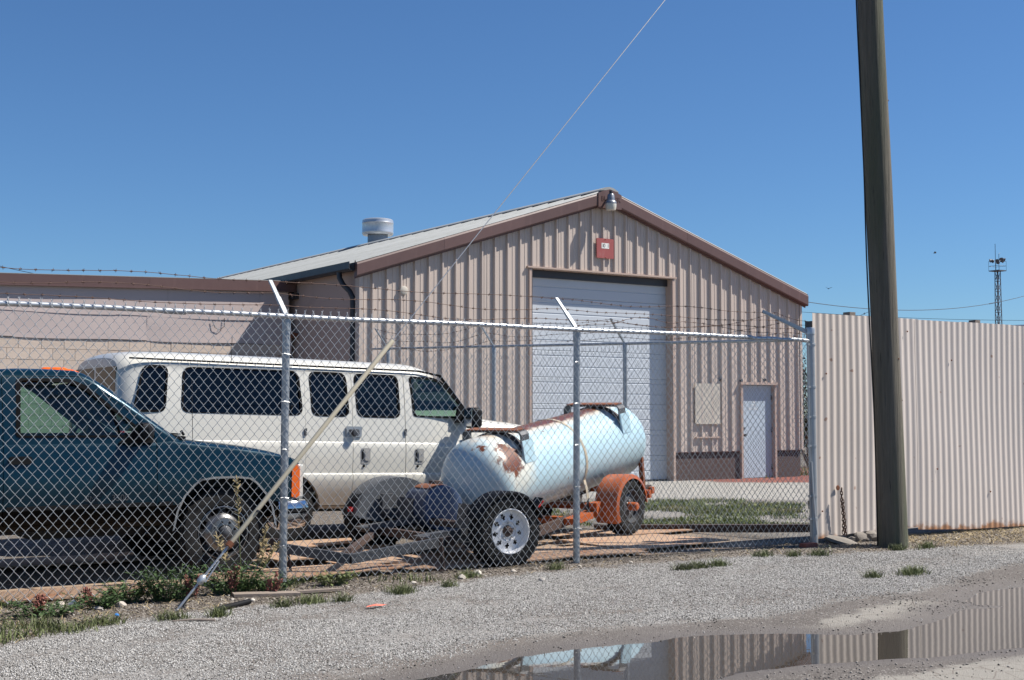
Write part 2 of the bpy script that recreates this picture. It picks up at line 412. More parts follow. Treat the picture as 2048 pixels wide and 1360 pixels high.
def fbm(x, y, seed=0):
    """cheap smooth noise on numpy arrays, about -1..1"""
    r = np.random.default_rng(seed); o = np.zeros_like(x)
    for k in range(7):
        f = 1.0 * 1.9 ** (k * .8); a = r.uniform(0, 2 * PI); p = r.uniform(0, 6.28); q = r.uniform(0, 6.28)
        o += (np.sin(f * (x * math.cos(a) + y * math.sin(a)) + p) * np.cos(f * .8 * (y * math.cos(a) - x * math.sin(a)) + q)) / 1.5 ** k
    return o / 2.0

# ------------------------------------------------------------------ the ground
PUDDLE = np.array([(3.4, 6.2), (3.64, 6.42), (4.14, 6.53), (4.59, 6.67), (5.0, 6.7), (5.47, 6.6), (5.79, 6.66), (6.16, 6.58), (6.51, 6.41), (6.69, 6.22), (6.85, 6.04), (7.24, 6.02), (7.59, 6.09), (8.2, 6.33), (8.53, 6.38), (8.72, 6.30), (8.84, 6.35), (8.76, 6.52), (8.84, 6.68), (9.01, 6.77), (9.3, 6.91), (9.67, 6.97), (9.99, 6.95), (10.6, 6.86), (10.6, 6.2), (10.09, 5.88), (7.99, 4.93), (7.36, 5.15), (6.99, 5.22), (6.56, 5.28), (6.09, 5.43), (5.74, 5.54), (5.32, 5.56), (4.97, 5.48), (4.5, 5.38), (3.9, 5.5), (3.4, 5.8)])
PALE1 = np.array([(7.09, 6.58), (7.9, 6.78), (8.43, 6.74), (8.52, 6.55), (8.27, 6.28), (7.8, 6.2), (7.35, 6.27), (6.85, 6.16), (6.72, 6.43)])
PALE2 = np.array([(7.4, 4.85), (7.13, 4.9), (6.81, 4.99), (6.28, 4.93), (5.81, 4.98), (5.45, 4.9), (5.3, 4.4), (6.01, 3.6), (7.6, 3.6)])
GT = np.array([(-40, 8.2), (1.53, 8.57), (1.98, 8.68), (2.52, 8.96), (3.13, 9.2), (3.71, 9.3), (4.33, 9.34), (5.35, 9.6), (6.75, 9.8), (8.33, 9.9), (9.56, 9.8), (10.56, 9.45), (12.99, 9.1), (14.91, 8.8), (60, 8.5)])
GBL = np.array([(-40, 5.6), (1.23, 6.2), (2.87, 6.4), (3.77, 6.62), (4.44, 6.86), (5.06, 6.98), (5.77, 7.02), (6.77, 6.72), (7.27, 6.82), (7.84, 7.02), (8.71, 7.05), (9.96, 7.42), (11.18, 7.77), (13.05, 7.59), (60, 7.2)])

def sdf(px, py, poly):
    d2 = np.full(px.shape, 1e9); inside = np.zeros(px.shape, bool); n = len(poly)
    for i in range(n):
        ax, ay = poly[i]; bx, by = poly[(i + 1) % n]
        ex, ey = bx - ax, by - ay; wx, wy = px - ax, py - ay
        t = np.clip((wx * ex + wy * ey) / (ex * ex + ey * ey), 0, 1)
        d2 = np.minimum(d2, (wx - t * ex) ** 2 + (wy - t * ey) ** 2)
        c = ((ay > py) != (by > py)) & (px < (bx - ax) * (py - ay) / (by - ay + 1e-12) + ax); inside ^= c
    d = np.sqrt(d2); return np.where(inside, -d, d)

def smooth(x, a, b):
    t = np.clip((x - a) / (b - a), 0, 1); return t * t * (3 - 2 * t)

WATER_Z = -.035
def ground_height(x, y):
    d = sdf(x, y, PUDDLE) + fbm(x * 3.5, y * 3.5, 3) * .05 + fbm(x * 11, y * 11, 5) * .02
    near = smooth(-d, -1.2, -.0)
    z = np.where(d < 0, WATER_Z - np.minimum(.05, -d * .12), WATER_Z + np.minimum(.035, d * .075))
    z = np.where((np.abs(x - 7) < 8) & (y < 10), z, 0.0)
    z = z + (fbm(x * 1.3, y * 1.3, 9) * .006 + fbm(x * 6, y * 6, 11) * .003) * (np.abs(x) < 40) * (d > 0.25)
    # dirt strip under the fence is a little raised, the yard inside level
    z = z + .02 * smooth(y, GT_at(x) - .1, GT_at(x) + .5) * (1 - smooth(y, 10.2, 10.5)) * (np.abs(x - 7) < 9)
    return z
def GT_at(x): return np.interp(x, GT[:, 0], GT[:, 1])
def GB_at(x): return np.interp(x, GBL[:, 0], GBL[:, 1])

def spread(lo, hi, k=16):
    return None
def axis_steps(pieces, far):
    xs = []
    for a, b, st in pieces: xs += list(np.arange(a, b - 1e-6, st))
    xs.append(pieces[-1][1])
    left = []; st = 1.0; p = xs[0]
    while p > -far: p -= st; left.append(p); st *= 1.5
    st = 1.0; right = []; p = xs[-1]
    while p < far: p += st; right.append(p); st *= 1.5
    return np.array(left[::-1] + xs + right)
gx = axis_steps([(-1, .8, .2), (.8, 11.2, .035), (11.2, 26, .16)], 1500)
gy = axis_steps([(2, 4.3, .2), (4.3, 7.4, .03), (7.4, 10.4, .05), (10.4, 24, .16)], 1500)
GX, GY = np.meshgrid(gx, gy)
GZ = ground_height(GX, GY)
nx, ny = len(gx), len(gy)
me = bpy.data.meshes.new('ground')
verts = np.stack([GX, GY, GZ], -1).reshape(-1, 3)
idx = np.arange(nx * ny).reshape(ny, nx)
quads = np.stack([idx[:-1, :-1], idx[:-1, 1:], idx[1:, 1:], idx[1:, :-1]], -1).reshape(-1, 4)
me.vertices.add(len(verts)); me.vertices.foreach_set('co', verts.ravel())
me.loops.add(quads.size); me.loops.foreach_set('vertex_index', quads.ravel().astype(np.int32))
me.polygons.add(len(quads)); me.polygons.foreach_set('loop_start', (np.arange(len(quads)) * 4).astype(np.int32))
me.update(); me.validate()
me.polygons.foreach_set('use_smooth', np.ones(len(quads), bool))
nz = fbm(GX * 2.2, GY * 2.2, 21); nz2 = fbm(GX * 9, GY * 9, 22)
gravel = smooth(GY - GT_at(GX) + nz * .08 + nz2 * .07, .10, -.12) * smooth(GY - GB_at(GX) + nz * .10 + nz2 * .05, -.12, .15)
pd = sdf(GX, GY, PUDDLE)
mud = (1 - smooth(GY - GB_at(GX) + nz * .08 + nz2 * .04, -.05, .12))
pale = np.maximum(smooth(-sdf(GX, GY, PALE1) + nz * .16 + nz2 * .07, -.05, .06) * .95, smooth(-sdf(GX, GY, PALE2) + nz * .09 + nz2 * .07, -.03, .05))
ydepth = GX * .559 + GY * .829
gravel = np.maximum(gravel, smooth(ydepth + nz * .3, 15.6, 16.0) * (1 - smooth(ydepth, 23.0, 23.5)) * (GX > 9.5) * (GY > 10.6) * .85)
wet = smooth(-pd + nz * .10 + nz2 * .05, -.42, -.02)
pale = pale * (1 - .8 * wet)
rustz = smooth(GY, 10.35, 10.7) * (1 - smooth(GY + nz * .25 + nz2 * .12, 12.4, 12.9)) * (1 - smooth(GX + nz * .5, 10.2, 10.9))
conc = smooth(GX * .559 + GY * .829 + nz * .25, 22.3, 22.8) * (GY < 23)
mulch = smooth(GX + nz * .3, 19.4, 19.8) * smooth(GX * .559 + GY * .829 + nz * .15, 28.0, 28.3) * (GY < 26)
conc = conc * (1 - mulch)
def attr(name, r, g, b):
    at = me.color_attributes.new(name, 'FLOAT_COLOR', 'POINT')
    at.data.foreach_set('color', np.stack([r, g, b, np.ones_like(r)], -1).astype(np.float32).ravel())
attr('zone_a', gravel, mud, wet); attr('zone_b', pale, rustz, conc); attr('zone_c', mulch, mulch * 0, mulch * 0)

m, nt, b = newmat('gravel, dirt and mud ground'); co = coords(nt)
def zone(name):
    a = nt.nodes.new('ShaderNodeVertexColor'); a.layer_name = name
    s = nt.nodes.new('ShaderNodeSeparateColor'); nt.links.new(a.outputs['Color'], s.inputs[0]); return s.outputs
za, zb, zc = zone('zone_a'), zone('zone_b'), zone('zone_c')
vor = nt.nodes.new('ShaderNodeTexVoronoi'); vor.inputs['Scale'].default_value = 105; nt.links.new(co, vor.inputs['Vector'])
vs = nt.nodes.new('ShaderNodeSeparateColor'); nt.links.new(vor.outputs['Color'], vs.inputs[0])
peb = mixc(nt, vs.outputs[0], (.19, .18, .168), (.44, .425, .40))
peb = mixc(nt, ramp(nt, vor.outputs['Distance'], .35, .75), peb, (.10, .093, .086))
nb, nm, nf = noise(nt, co, .7, 5), noise(nt, co, 3.2, 7, .65), noise(nt, co, 40, 5, .7)
dirt = mixc(nt, nm, (.042, .033, .026), (.11, .088, .068))
dirt = mixc(nt, ramp(nt, vs.outputs[1], .8, .84), dirt, (.32, .29, .25))
gravc = mixc(nt, ramp(nt, math_(nt, 'ADD', math_(nt, 'MULTIPLY', nm, .5), math_(nt, 'MULTIPLY', nb, .5)), .46, .60), peb, (.135, .116, .10))
mudc = mixc(nt, nm, (.065, .055, .048), (.135, .119, .106)); mudc = mixc(nt, ramp(nt, nf, .60, .70), mudc, (.045, .038, .033)); mudc = mixc(nt, ramp(nt, vs.outputs[2], .90, .93), mudc, (.27, .25, .23))
palec = mixc(nt, nf, (.20, .187, .163), (.275, .258, .228))
crack = nt.nodes.new('ShaderNodeTexVoronoi'); crack.feature = 'DISTANCE_TO_EDGE'; crack.inputs['Scale'].default_value = 5.5
nt.links.new(mixc(nt, .06, co, noise(nt, co, 3, 5)), crack.inputs['Vector'])
palec = mixc(nt, ramp(nt, crack.outputs[0], .035, .0), palec, (.16, .135, .115))
wetc = mixc(nt, nm, (.085, .072, .062), (.125, .11, .098))
c = mixc(nt, za[0], dirt, gravc); c = mixc(nt, za[1], c, mudc)
c = mixc(nt, zb[0], c, palec); c = mixc(nt, math_(nt, 'MULTIPLY', za[2], .95), c, wetc)
rc = mixc(nt, nm, (.25, .175, .12), (.36, .265, .185)); rc = mixc(nt, ramp(nt, nb, .5, .65), rc, (.26, .20, .15))
c = mixc(nt, zb[1], c, rc)
cc = mixc(nt, nm, (.24, .228, .208), (.33, .316, .29)); c = mixc(nt, zb[2], c, cc)
c = mixc(nt, zc[0], c, mixc(nt, vs.outputs[0], (.12, .035, .025), (.26, .085, .06)))
nt.links.new(c, b.inputs['Base Color'])
rr = nt.nodes.new('ShaderNodeMapRange'); rr.inputs['To Min'].default_value = .92; rr.inputs['To Max'].default_value = .5
nt.links.new(za[2], rr.inputs['Value']); nt.links.new(rr.outputs[0], b.inputs['Roughness'])
hgt = math_(nt, 'ADD', math_(nt, 'MULTIPLY', vor.outputs['Distance'], -1.2), nf)
bump(nt, b, hgt, .55, .012)
me.materials.append(m)
ground = kind(link('ground', me), 'structure')

# water standing in the rut
m, nt, b = newmat('still muddy water'); co = coords(nt)
b.inputs['Base Color'].default_value = (.048, .041, .033, 1); b.inputs['Roughness'].default_value = .012
b.inputs['IOR'].default_value = 1.62; b.inputs['Specular IOR Level'].default_value = .8
bump(nt, b, noise(nt, co, 6, 3), .013, .02)
w = MB(); w.sheet([(2.2, 3.2, WATER_Z), (12.5, 3.2, WATER_Z), (12.5, 7.6, WATER_Z), (2.2, 7.6, WATER_Z)])
kind(w.build('puddle', m), 'structure')

# loose gravel: real stones over the gravel strip (nobody could count it)
def scatter_stones(name, n, xr, yr, keep, rmin, rmax, mat, zoff=0.0, seed=1):
    r = np.random.default_rng(seed)
    x = r.uniform(*xr, n * 3); y = r.uniform(*yr, n * 3); k = keep(x, y) > r.uniform(0, 1, n * 3)
    x, y = x[k][:n], y[k][:n]; n = len(x); z = ground_height(x, y)
    oct_ = np.array([(1, 0, 0), (0, 1, 0), (-1, 0, 0), (0, -1, 0), (0, 0, 1), (0, 0, -1)], float)
    tri = np.array([(0, 1, 4), (1, 2, 4), (2, 3, 4), (3, 0, 4), (1, 0, 5), (2, 1, 5), (3, 2, 5), (0, 3, 5)])
    s = rmin + (rmax - rmin) * r.uniform(0, 1, n) ** 2
    P = oct_[None] * (r.uniform(.6, 1.25, (n, 6, 1))) * s[:, None, None]
    P[:, :, 2] *= .75
    t = r.uniform(0, 2 * PI, n); ct, st = np.cos(t), np.sin(t)
    X = P[:, :, 0] * ct[:, None] - P[:, :, 1] * st[:, None]; Y = P[:, :, 0] * st[:, None] + P[:, :, 1] * ct[:, None]
    til = r.uniform(-.5, .5, n); Z = P[:, :, 2] + X * til[:, None]
    V = np.stack([X + x[:, None], Y + y[:, None], Z + (z + s * .3 + zoff)[:, None]], -1).reshape(-1, 3)
    F = (tri[None] + (np.arange(n) * 6)[:, None, None]).reshape(-1, 3)
    me = bpy.data.meshes.new(name); me.vertices.add(len(V)); me.vertices.foreach_set('co', V.ravel())
    me.loops.add(F.size); me.loops.foreach_set('vertex_index', F.ravel().astype(np.int32))
    me.polygons.add(len(F)); me.polygons.foreach_set('loop_start', (np.arange(len(F)) * 3).astype(np.int32)); me.update(); me.validate()
    at = me.attributes.new('tone', 'FLOAT', 'POINT'); at.data.foreach_set('value', np.repeat(r.uniform(0, 1, n), 6).astype(np.float32))
    me.materials.append(mat); o = link(name, me); return o
def stone_mat(name, a, b_, c_):
    m, nt, b = newmat(name); at = nt.nodes.new('ShaderNodeAttribute'); at.attribute_name = 'tone'
    col = mixc(nt, at.outputs['Fac'], a, b_); col = mixc(nt, ramp(nt, at.outputs['Fac'], .86, .9), col, c_)
    nt.links.new(col, b.inputs['Base Color']); b.inputs['Roughness'].default_value = .85; return m
gm = stone_mat('loose limestone gravel', (.13, .122, .112), (.64, .625, .595), (.05, .047, .043))
def gravel_density(x, y):
    e = fbm(x * 2.2, y * 2.2, 21) * .08; e2 = fbm(x * 9, y * 9, 22) * .07
    g = smooth(y - GT_at(x) + e + e2, .10, -.14) * smooth(y - GB_at(x) + e, -.05, .35)
    worn = np.maximum(smooth(fbm(x * 1.1, y * 2.4, 31), .1, .5) * smooth(4.8 - x, -1.5, 1), .8 * smooth(fbm(x * .8 + 3, y * 2.0, 35), .25, .6))
    t = y - GB_at(x); rut = np.exp(-((t - .62 + fbm(x * .7, y * .2, 71) * .1) / .15) ** 2) + np.exp(-((t - 1.95 + fbm(x * .6, y * .2, 72) * .12) / .17) ** 2)
    worn = np.maximum(worn, rut * (.45 + .4 * smooth(fbm(x * 1.7, y * 1.7, 73), -.4, .5)))
    return g * (.80 - .70 * worn) + .01
st = scatter_stones('gravel', 235000, (.8, 12.5), (5.6, 10.0), gravel_density, .0026, .0075, gm, seed=4)
kind(tag(st, 'loose pale grey limestone gravel spread along the roadside', 'gravel'), 'stuff')
dm = stone_mat('dark grit', (.10, .09, .08), (.34, .31, .28), (.05, .045, .04))
def grit_density(x, y):
    d = sdf(x, y, PUDDLE); return (1 - smooth(y - GB_at(x), .05, .3)) * np.where(d > .04, 1.0, np.where(d > -.10, .35, .012)) * np.clip(.12 + .88 * smooth(fbm(x * 3, y * 3, 41), .2, .7), 0, 1)
st = scatter_stones('grit', 9000, (3, 11), (4.4, 7.8), grit_density, .003, .011, dm, seed=6)
kind(tag(st, 'scattered dark grit on the mud around the puddle', 'grit'), 'stuff')
def dirt_density(x, y): return smooth(y - GT_at(x), -.05, .2) * (1 - smooth(y, 10.3, 10.6))
st = scatter_stones('dirt_pebbles', 9000, (1, 14), (8.4, 10.6), dirt_density, .004, .014, stone_mat('dirt pebbles', (.07, .056, .044), (.20, .17, .14), (.42, .39, .35)), seed=8)
kind(tag(st, 'small brown pebbles in the dirt strip along the fence foot', 'pebbles'), 'stuff')

# grass: blades
def blades(name, pts, hmin, hmax, w, mat, lean=.5, seed=2, parent=None, label=None, cat=None):
    r = np.random.default_rng(seed); n = len(pts); P = np.array(pts, float)
    h = r.uniform(hmin, hmax, n); t = r.uniform(0, 2 * PI, n); l = r.uniform(.1, lean, n) * h; a = r.uniform(0, 2 * PI, n)
    dx, dy = np.cos(t) * w / 2, np.sin(t) * w / 2
    z0 = np.zeros(n)
    A = np.stack([-dx, -dy, z0], 1) + P; B = np.stack([dx, dy, z0], 1) + P
    mid = np.stack([np.cos(a) * l * .35, np.sin(a) * l * .35, h * .6], 1) + P
    C_ = mid + np.stack([dx, dy, z0], 1) * .75; D = mid - np.stack([dx, dy, z0], 1) * .75
    T = np.stack([np.cos(a) * l, np.sin(a) * l, h], 1) + P
    V = np.stack([A, B, C_, D, T], 1).reshape(-1, 3); o5 = np.arange(n) * 5
    F = [(i, i + 1, i + 2, i + 3) for i in o5] + [(i + 3, i + 2, i + 4) for i in o5]
    me = bpy.data.meshes.new(name); me.from_pydata(V.tolist(), [], F); me.materials.append(mat); me.update()
    return link(name, me, parent)
r_ = np.random.default_rng(12); q = r_.uniform((10, 11.6), (22, 24), (260000, 2))
lawn_d = smooth(q[:, 0] * .559 + q[:, 1] * .829 + fbm(q[:, 0] * .9, q[:, 1] * .9, 51) * .35, 16.45, 16.75) * (1 - smooth(q[:, 0] * .559 + q[:, 1] * .829 + fbm(q[:, 0] * .7, q[:, 1] * .7, 52) * 1.3, 21.0, 22.3))
lawn_d *= smooth(fbm(q[:, 0] * 1.5, q[:, 1] * 1.5, 53), -.3, .4) * (q[:, 0] > 10.3)
q = q[lawn_d > r_.uniform(0, 1, len(q))][:42000]
lawn = blades('lawn_grass', np.c_[q, np.zeros(len(q))], .025, .085, .014, MT['lawn'], 1.1, 3)
kind(tag(lawn, 'patchy green lawn between the tank trailer and the concrete drive', 'grass'), 'stuff')
q = r_.uniform((19.0, 20.3), (25.5, 24.4), (9000, 2)); k = smooth(fbm(q[:, 0] * 1.2, q[:, 1] * 1.2, 57), .0, .5) * (q[:, 0] * .559 + q[:, 1] * .829 > 28.6) * ((q[:, 1] < 21.6) | (q[:, 0] > 23)); q = q[k > r_.uniform(0, 1, len(q))]
o = blades('weedy_grass', np.c_[q, np.zeros(len(q))], .05, .16, .016, MT['lawn'], .8, 5)
kind(tag(o, 'sparse grass at the foot of the warehouse wall by the pale blue door', 'grass'), 'stuff')
q = r_.uniform((1.0, 8.4), (13.5, 10.7), (120000, 2)); gtv = GT_at(q[:, 0])
k = smooth(q[:, 1] - gtv + fbm(q[:, 0] * 2, q[:, 1] * 2, 61) * .2, -.1, .1) * smooth(fbm(q[:, 0] * 1.6, q[:, 1] * 3, 62) - .12 - .55 * smooth(q[:, 0], 3.6, 6) , -.05, .5) * (1 - smooth(q[:, 1], 10.2, 10.6))
q = q[k > r_.uniform(0, 1.3, len(q))][:10500]
o = blades('verge_grass', np.c_[q, ground_height(q[:, 0], q[:, 1])], .02, .085, .008, MT['leaf_light'], 1.2, 7)
kind(tag(o, 'thin low grass and weeds over the dirt strip along the fence', 'grass'), 'stuff')
q = r_.uniform((1.0, 8.5), (15.5, 10.9), (60000, 2)); gtv = GT_at(q[:, 0])
k = smooth(q[:, 1] - gtv, -.1, .15) * (.08 + .9 * smooth(q[:, 0], 11.6, 12.2) + .25 * (1 - smooth(q[:, 0], 3, 5))) * (1 - smooth(q[:, 1], 10.25, 10.5))
q = q[k > r_.uniform(0, 1, len(q))][:6500]
o = blades('dry_litter', np.c_[q, ground_height(q[:, 0], q[:, 1])], .004, .035, .007, MT['leaf_dry'], 6, 9)
kind(tag(o, 'dry straw and leaf litter lying in the dirt by the fences', 'litter'), 'stuff')

# ------------------------------------------------------------------ metal warehouse
U0, U1, V0, V1, UR = 11.29, 22.88, 21.80, 43.5, 17.085
EAVE, PITCHR = 4.275, .322
def rake(u): return EAVE + (UR - abs(u - UR) - U0 + .0) * PITCHR          # underside line of the roof at u
wh = thing('metal_warehouse', 'pinkish beige ribbed steel warehouse with brown roof trim and tall overhead door', 'warehouse', (U0, V0, 0))
GD0, GD1, GDT = 15.17, 18.93, 4.42        # overhead door opening
MD0, MD1, MDT = 21.0, 22.0, 2.13          # walk door opening
PP0, PP1, PPB, PPT = 19.56, 20.30, .95, 2.14
WS = .63
def rib_profile(u0, u1):
    """profile of a ribbed wall sheet (u, outward) from u0 to u1, ribs each .305"""
    P = [(0, 0), (.060, 0), (.066, .006), (.082, .006), (.088, 0), (.137, 0), (.143, .006), (.159, .006), (.165, 0), (.205, 0), (.226, .047), (.256, .047), (.279, 0)]
    out = []; k = math.floor((u0 - U0) / .305); u = U0 + k * .305
    while u < u1:
        for a, h in P:
            if u0 - 1e-6 <= u + a <= u1 + 1e-6: out.append((u + a, h))
        u += .305
    if out[0][0] > u0 + 1e-4: out.insert(0, (u0, 0))
    if out[-1][0] < u1 - 1e-4: out.append((u1, 0))
    return out
i = 0; u = U0
while u < U1 - .01:
    ue = min(u + .915, U1); pr_ = rib_profile(u, ue); mb = MB()
    for (a, ha), (c_, hc_) in zip(pr_[:-1], pr_[1:]):
        mid = (a + c_) / 2; segs = [[WS if mid > GD1 else (WS if mid < GD0 else 0), None]]
        lo = WS
        if GD0 < mid < GD1: lo = GDT
        if MD0 < mid < MD1: lo = MDT
        off = -.004 * (i % 2)
        mb.add([(a, V0 - ha + off, lo), (c_, V0 - hc_ + off, lo), (c_, V0 - hc_ + off, rake(c_)), (a, V0 - ha + off, rake(a))], [(0, 1, 2, 3)])
    mb.build('wall_panel', MT['clad'], wh, world=True, fix=False); u = ue; i += 1
# blockwork wainscot under the sheets, pieces between the doors
for a, c_ in ((U0, GD0 - .02), (GD1 + .02, MD0 - .05), (MD1 + .05, U1)):
    mb = MB(); mb.box(((a + c_) / 2, V0 + .11, WS / 2 - .05), (c_ - a, .2, WS + .1)); mb.build('wainscot', MT['wainscot'], wh, world=True)
for a, c_ in ((U0, GD0 - .03), (GD1 + .03, MD0 - .06), (MD1 + .06, U1)):
    mb = MB(); mb.box(((a + c_) / 2, V0 - .012, WS - .008), (c_ - a, .05, .014)); mb.build('base_flashing', MT['trim'], wh, world=True)
# inside backing and the plain side and back walls
mb = MB(); mb.box((U0 + .08, (V0 + V1) / 2 + .1, EAVE / 2), (.16, V1 - V0 - .2, EAVE)); mb.build('side_wall', MT['wall_render'], wh, world=True)
mb = MB(); mb.box((U1 - .08, (V0 + V1) / 2 + .1, EAVE / 2), (.16, V1 - V0 - .2, EAVE)); mb.build('side_wall', MT['wall_render'], wh, world=True)
mb = MB(); mb.prism([(U0 + .02, 0), (U1 - .02, 0), (U1 - .02, EAVE - .02), (UR, rake(UR) - .05), (U0 + .02, EAVE - .02)], V1 - .2, V1, lambda p, q, t: (p, t, q)); mb.build('back_wall', MT['wall_render'], wh, world=True)
# corner trims
for cu in (U0 - .02, U1 + .02):
    mb = MB(); mb.box((cu, V0 + .03, (WS + EAVE) / 2), (.07, .17, EAVE - WS)); mb.build('corner_trim', MT['clad'], wh, world=True)
# overhead door
mb = MB(); mb.box(((GD0 + GD1) / 2, V0 - .025, GDT + .03), (GD1 - GD0 + .22, .07, .035)); mb.box(((GD0 + GD1) / 2, V0 + .11, GDT + .02), (GD1 - GD0, .2, .03))
mb.build('door_header', MT['trim_beige'], wh, world=True)
for s, uu in ((-1, GD0), (1, GD1)):
    mb = MB(); mb.box((uu + s * .03, V0 + .095, GDT / 2), (.06, .27, GDT)); mb.build('door_jamb', MT['trim_beige'], wh, world=True)
gd = thing('overhead_door', '', '', (0, 0, 0)); del gd['label'], gd['category']; gd.parent = wh
nsec = 8; hsec = GDT / nsec
mb = MB(); prof = []
z = 0
edges = [(0, .012), (.012, 0), (.20, 0), (.208, .010), (.226, .010), (.234, 0), (.43, 0), (.438, .010), (.456, .010), (.464, 0), (hsec - .012, 0), (hsec - .002, .012)]
for (z0, d0), (z1, d1) in zip(edges[:-1], edges[1:]):
    mb.add([(0, d0, z0), (GD1 - GD0, d0, z0), (GD1 - GD0, d1, z1), (0, d1, z1)], [(0, 1, 2, 3)])
mb.box(((GD1 - GD0) / 2, .05, hsec / 2), (GD1 - GD0, .05, hsec - .006))
sec_me = mb.mesh('door_section', MT['door_section'], fix=False)
for k in range(nsec): link('door_section', sec_me, gd, (GD0 - U0, .195, k * hsec + .01))
mb = MB(); mb.box(((GD0 + GD1) / 2, V0 + .185, .02), (GD1 - GD0, .03, .05)); mb.build('bottom_seal', MT['gutter'], gd, world=True)
mb = MB(); mb.box(((GD0 + GD1) / 2, V0 + .16, GDT - .07), (GD1 - GD0 - .01, .06, .16)); mb.build('head_shade_strip', MT['gutter'], gd, world=True)  # dark strip put in for the deep shade under the door header
# walk door
mb = MB()
for uu in (MD0 - .03, MD1 + .03): mb.box((uu, V0 + .02, MDT / 2), (.06, .16, MDT))
mb.box(((MD0 + MD1) / 2, V0 - .02, MDT + .03), (MD1 - MD0 + .16, .13, .06)); mb.build('walk_door_frame', MT['trim_beige'], wh, world=True)
mb = MB(); mb.box(((MD0 + MD1) / 2, V0 + .07, MDT / 2), (MD1 - MD0 - .012, .05, MDT - .02)); md = mb.build('walk_door', MT['man_door'], wh, world=True)
mb = MB(); mb.lathe([(.0, -.09), (.03, -.085), (.034, -.06), (.018, -.045), (.03, -.012), (.03, 0)], (MD0 + .09, V0 + .04, .98), (0, 1, 0), 14); mb.build('door_knob', MT['gutter'], md, 40, world=True)
mb = MB(); mb.lathe([(0, -.035), (.03, -.03), (.036, 0)], (MD0 + .09, V0 + .042, 1.13), (0, 1, 0), 14); mb.build('deadbolt', MT['gutter'], md, 40, world=True)
for zz in (.25, 1.1, 1.85):
    mb = MB(); mb.box((MD1 - .015, V0 + .035, zz), (.03, .02, .11)); mb.build('hinge', MT['gutter'], md, world=True)
# faint worn white lettering strokes on the walk door (not legible in the photo)
mb = MB()
for zz, n, wd in ((1.74, 2, .10), (1.66, 3, .16), (1.585, 6, .30)):
    for k in range(n):
        uu = (MD0 + MD1) / 2 - .08 + (k - (n - 1) / 2) * wd / n
        mb.box((uu, V0 + .0435, zz + random.uniform(-.006, .006)), (.012, .002, .045)); mb.box((uu + .014, V0 + .0435, zz + random.choice((-.018, 0, .018))), (.022, .002, .011))
kind(mb.build('worn_lettering', MT['sign_white'], md, world=True), 'stuff')
# patch sheet over an old window
mb = MB(); mb.box(((PP0 + PP1) / 2, V0 - .043, (PPB + .31 + PPT) / 2), (PP1 - PP0, .012, PPT - PPB - .31)); mb.box(((PP0 + PP1) / 2, V0 - .043, PPB + .30), (PP1 - PP0, .05, .02)); mb.build('patch_sheet', MT['plate_patch'], wh, world=True)
mb = MB(); mb.box(((PP0 + PP1) / 2, V0 - .04, .945), (PP1 - PP0 - .03, .05, .03)); mb.build('sill_strip', MT['trim_beige'], wh, world=True)
for uu, zz in ((20.98, 2.22), (21.72, 2.25), (20.33, 2.24)):
    mb = MB(); mb.lathe([(0, -.05), (.03, -.045), (.035, 0)], (uu, V0 - .005, zz), (0, 1, 0), 10); mb.build('wall_fitting', MT['gutter'], wh, 40, world=True)
mb = MB(); mb.lathe([(0, -.062), (.075, -.061), (.085, -.056), (.085, .0)], (12.19, V0, 3.81), (0, 1, 0), 22); mb.build('wall_cap', MT['plate_patch'], wh, 40, world=True)
# roof sheets, run from eave to ridge, each a piece
def roof_sheet_mesh(side):
    mb = MB(); w_ = .61; ue = (U0 - .17) if side < 0 else (U1 + .17); ze = EAVE - .17 * PITCHR + .055
    zr = EAVE + (UR - U0) * PITCHR + .055
    P = [(0, 0), (.03, 0), (.045, .035), (.075, .035), (.09, 0), (.30, 0), (.305, .008), (.325, .008), (.33, 0), (w_ + .02, .003)]
    for (a, ha), (c_, hc_) in zip(P[:-1], P[1:]):
        mb.add([(ue, a, ze + ha), (ue, c_, ze + hc_), (UR, c_, zr + hc_), (UR, a, zr + ha)], [(0, 1, 2, 3)])
    return mb.mesh('roof_panel', MT['roof'], fix=False)
for side in (-1, 1):
    rm = roof_sheet_mesh(side); v = V0 - .16
    while v < V1: link('roof_panel', rm, wh, (-U0, v - V0, 0)); v += .61
# under-roof deck so the roof has thickness
mb = MB(); zr = EAVE + (UR - U0) * PITCHR
mb.prism([(U0 - .15, EAVE - .15 * PITCHR + .045), (UR, zr + .045), (U1 + .15, EAVE - .15 * PITCHR + .045), (U1 + .15, EAVE - .15 * PITCHR + .005), (UR, zr + .005), (U0 - .15, EAVE - .15 * PITCHR + .005)], V0 - .10, V1, lambda p, q, t: (p, t, q)); mb.build('roof_deck', MT['gutter'], wh, world=True)
mb = MB(); mb.prism([(UR - .25, zr + .02), (UR - .22, zr + .05), (UR - .1, zr + .105), (UR, zr + .12), (UR + .1, zr + .105), (UR + .22, zr + .05), (UR + .25, zr + .02), (UR, zr + .06)], V0 - .17, V1, lambda p, q, t: (p, t, q)); mb.build('ridge_cap', MT['roof'], wh, world=True)
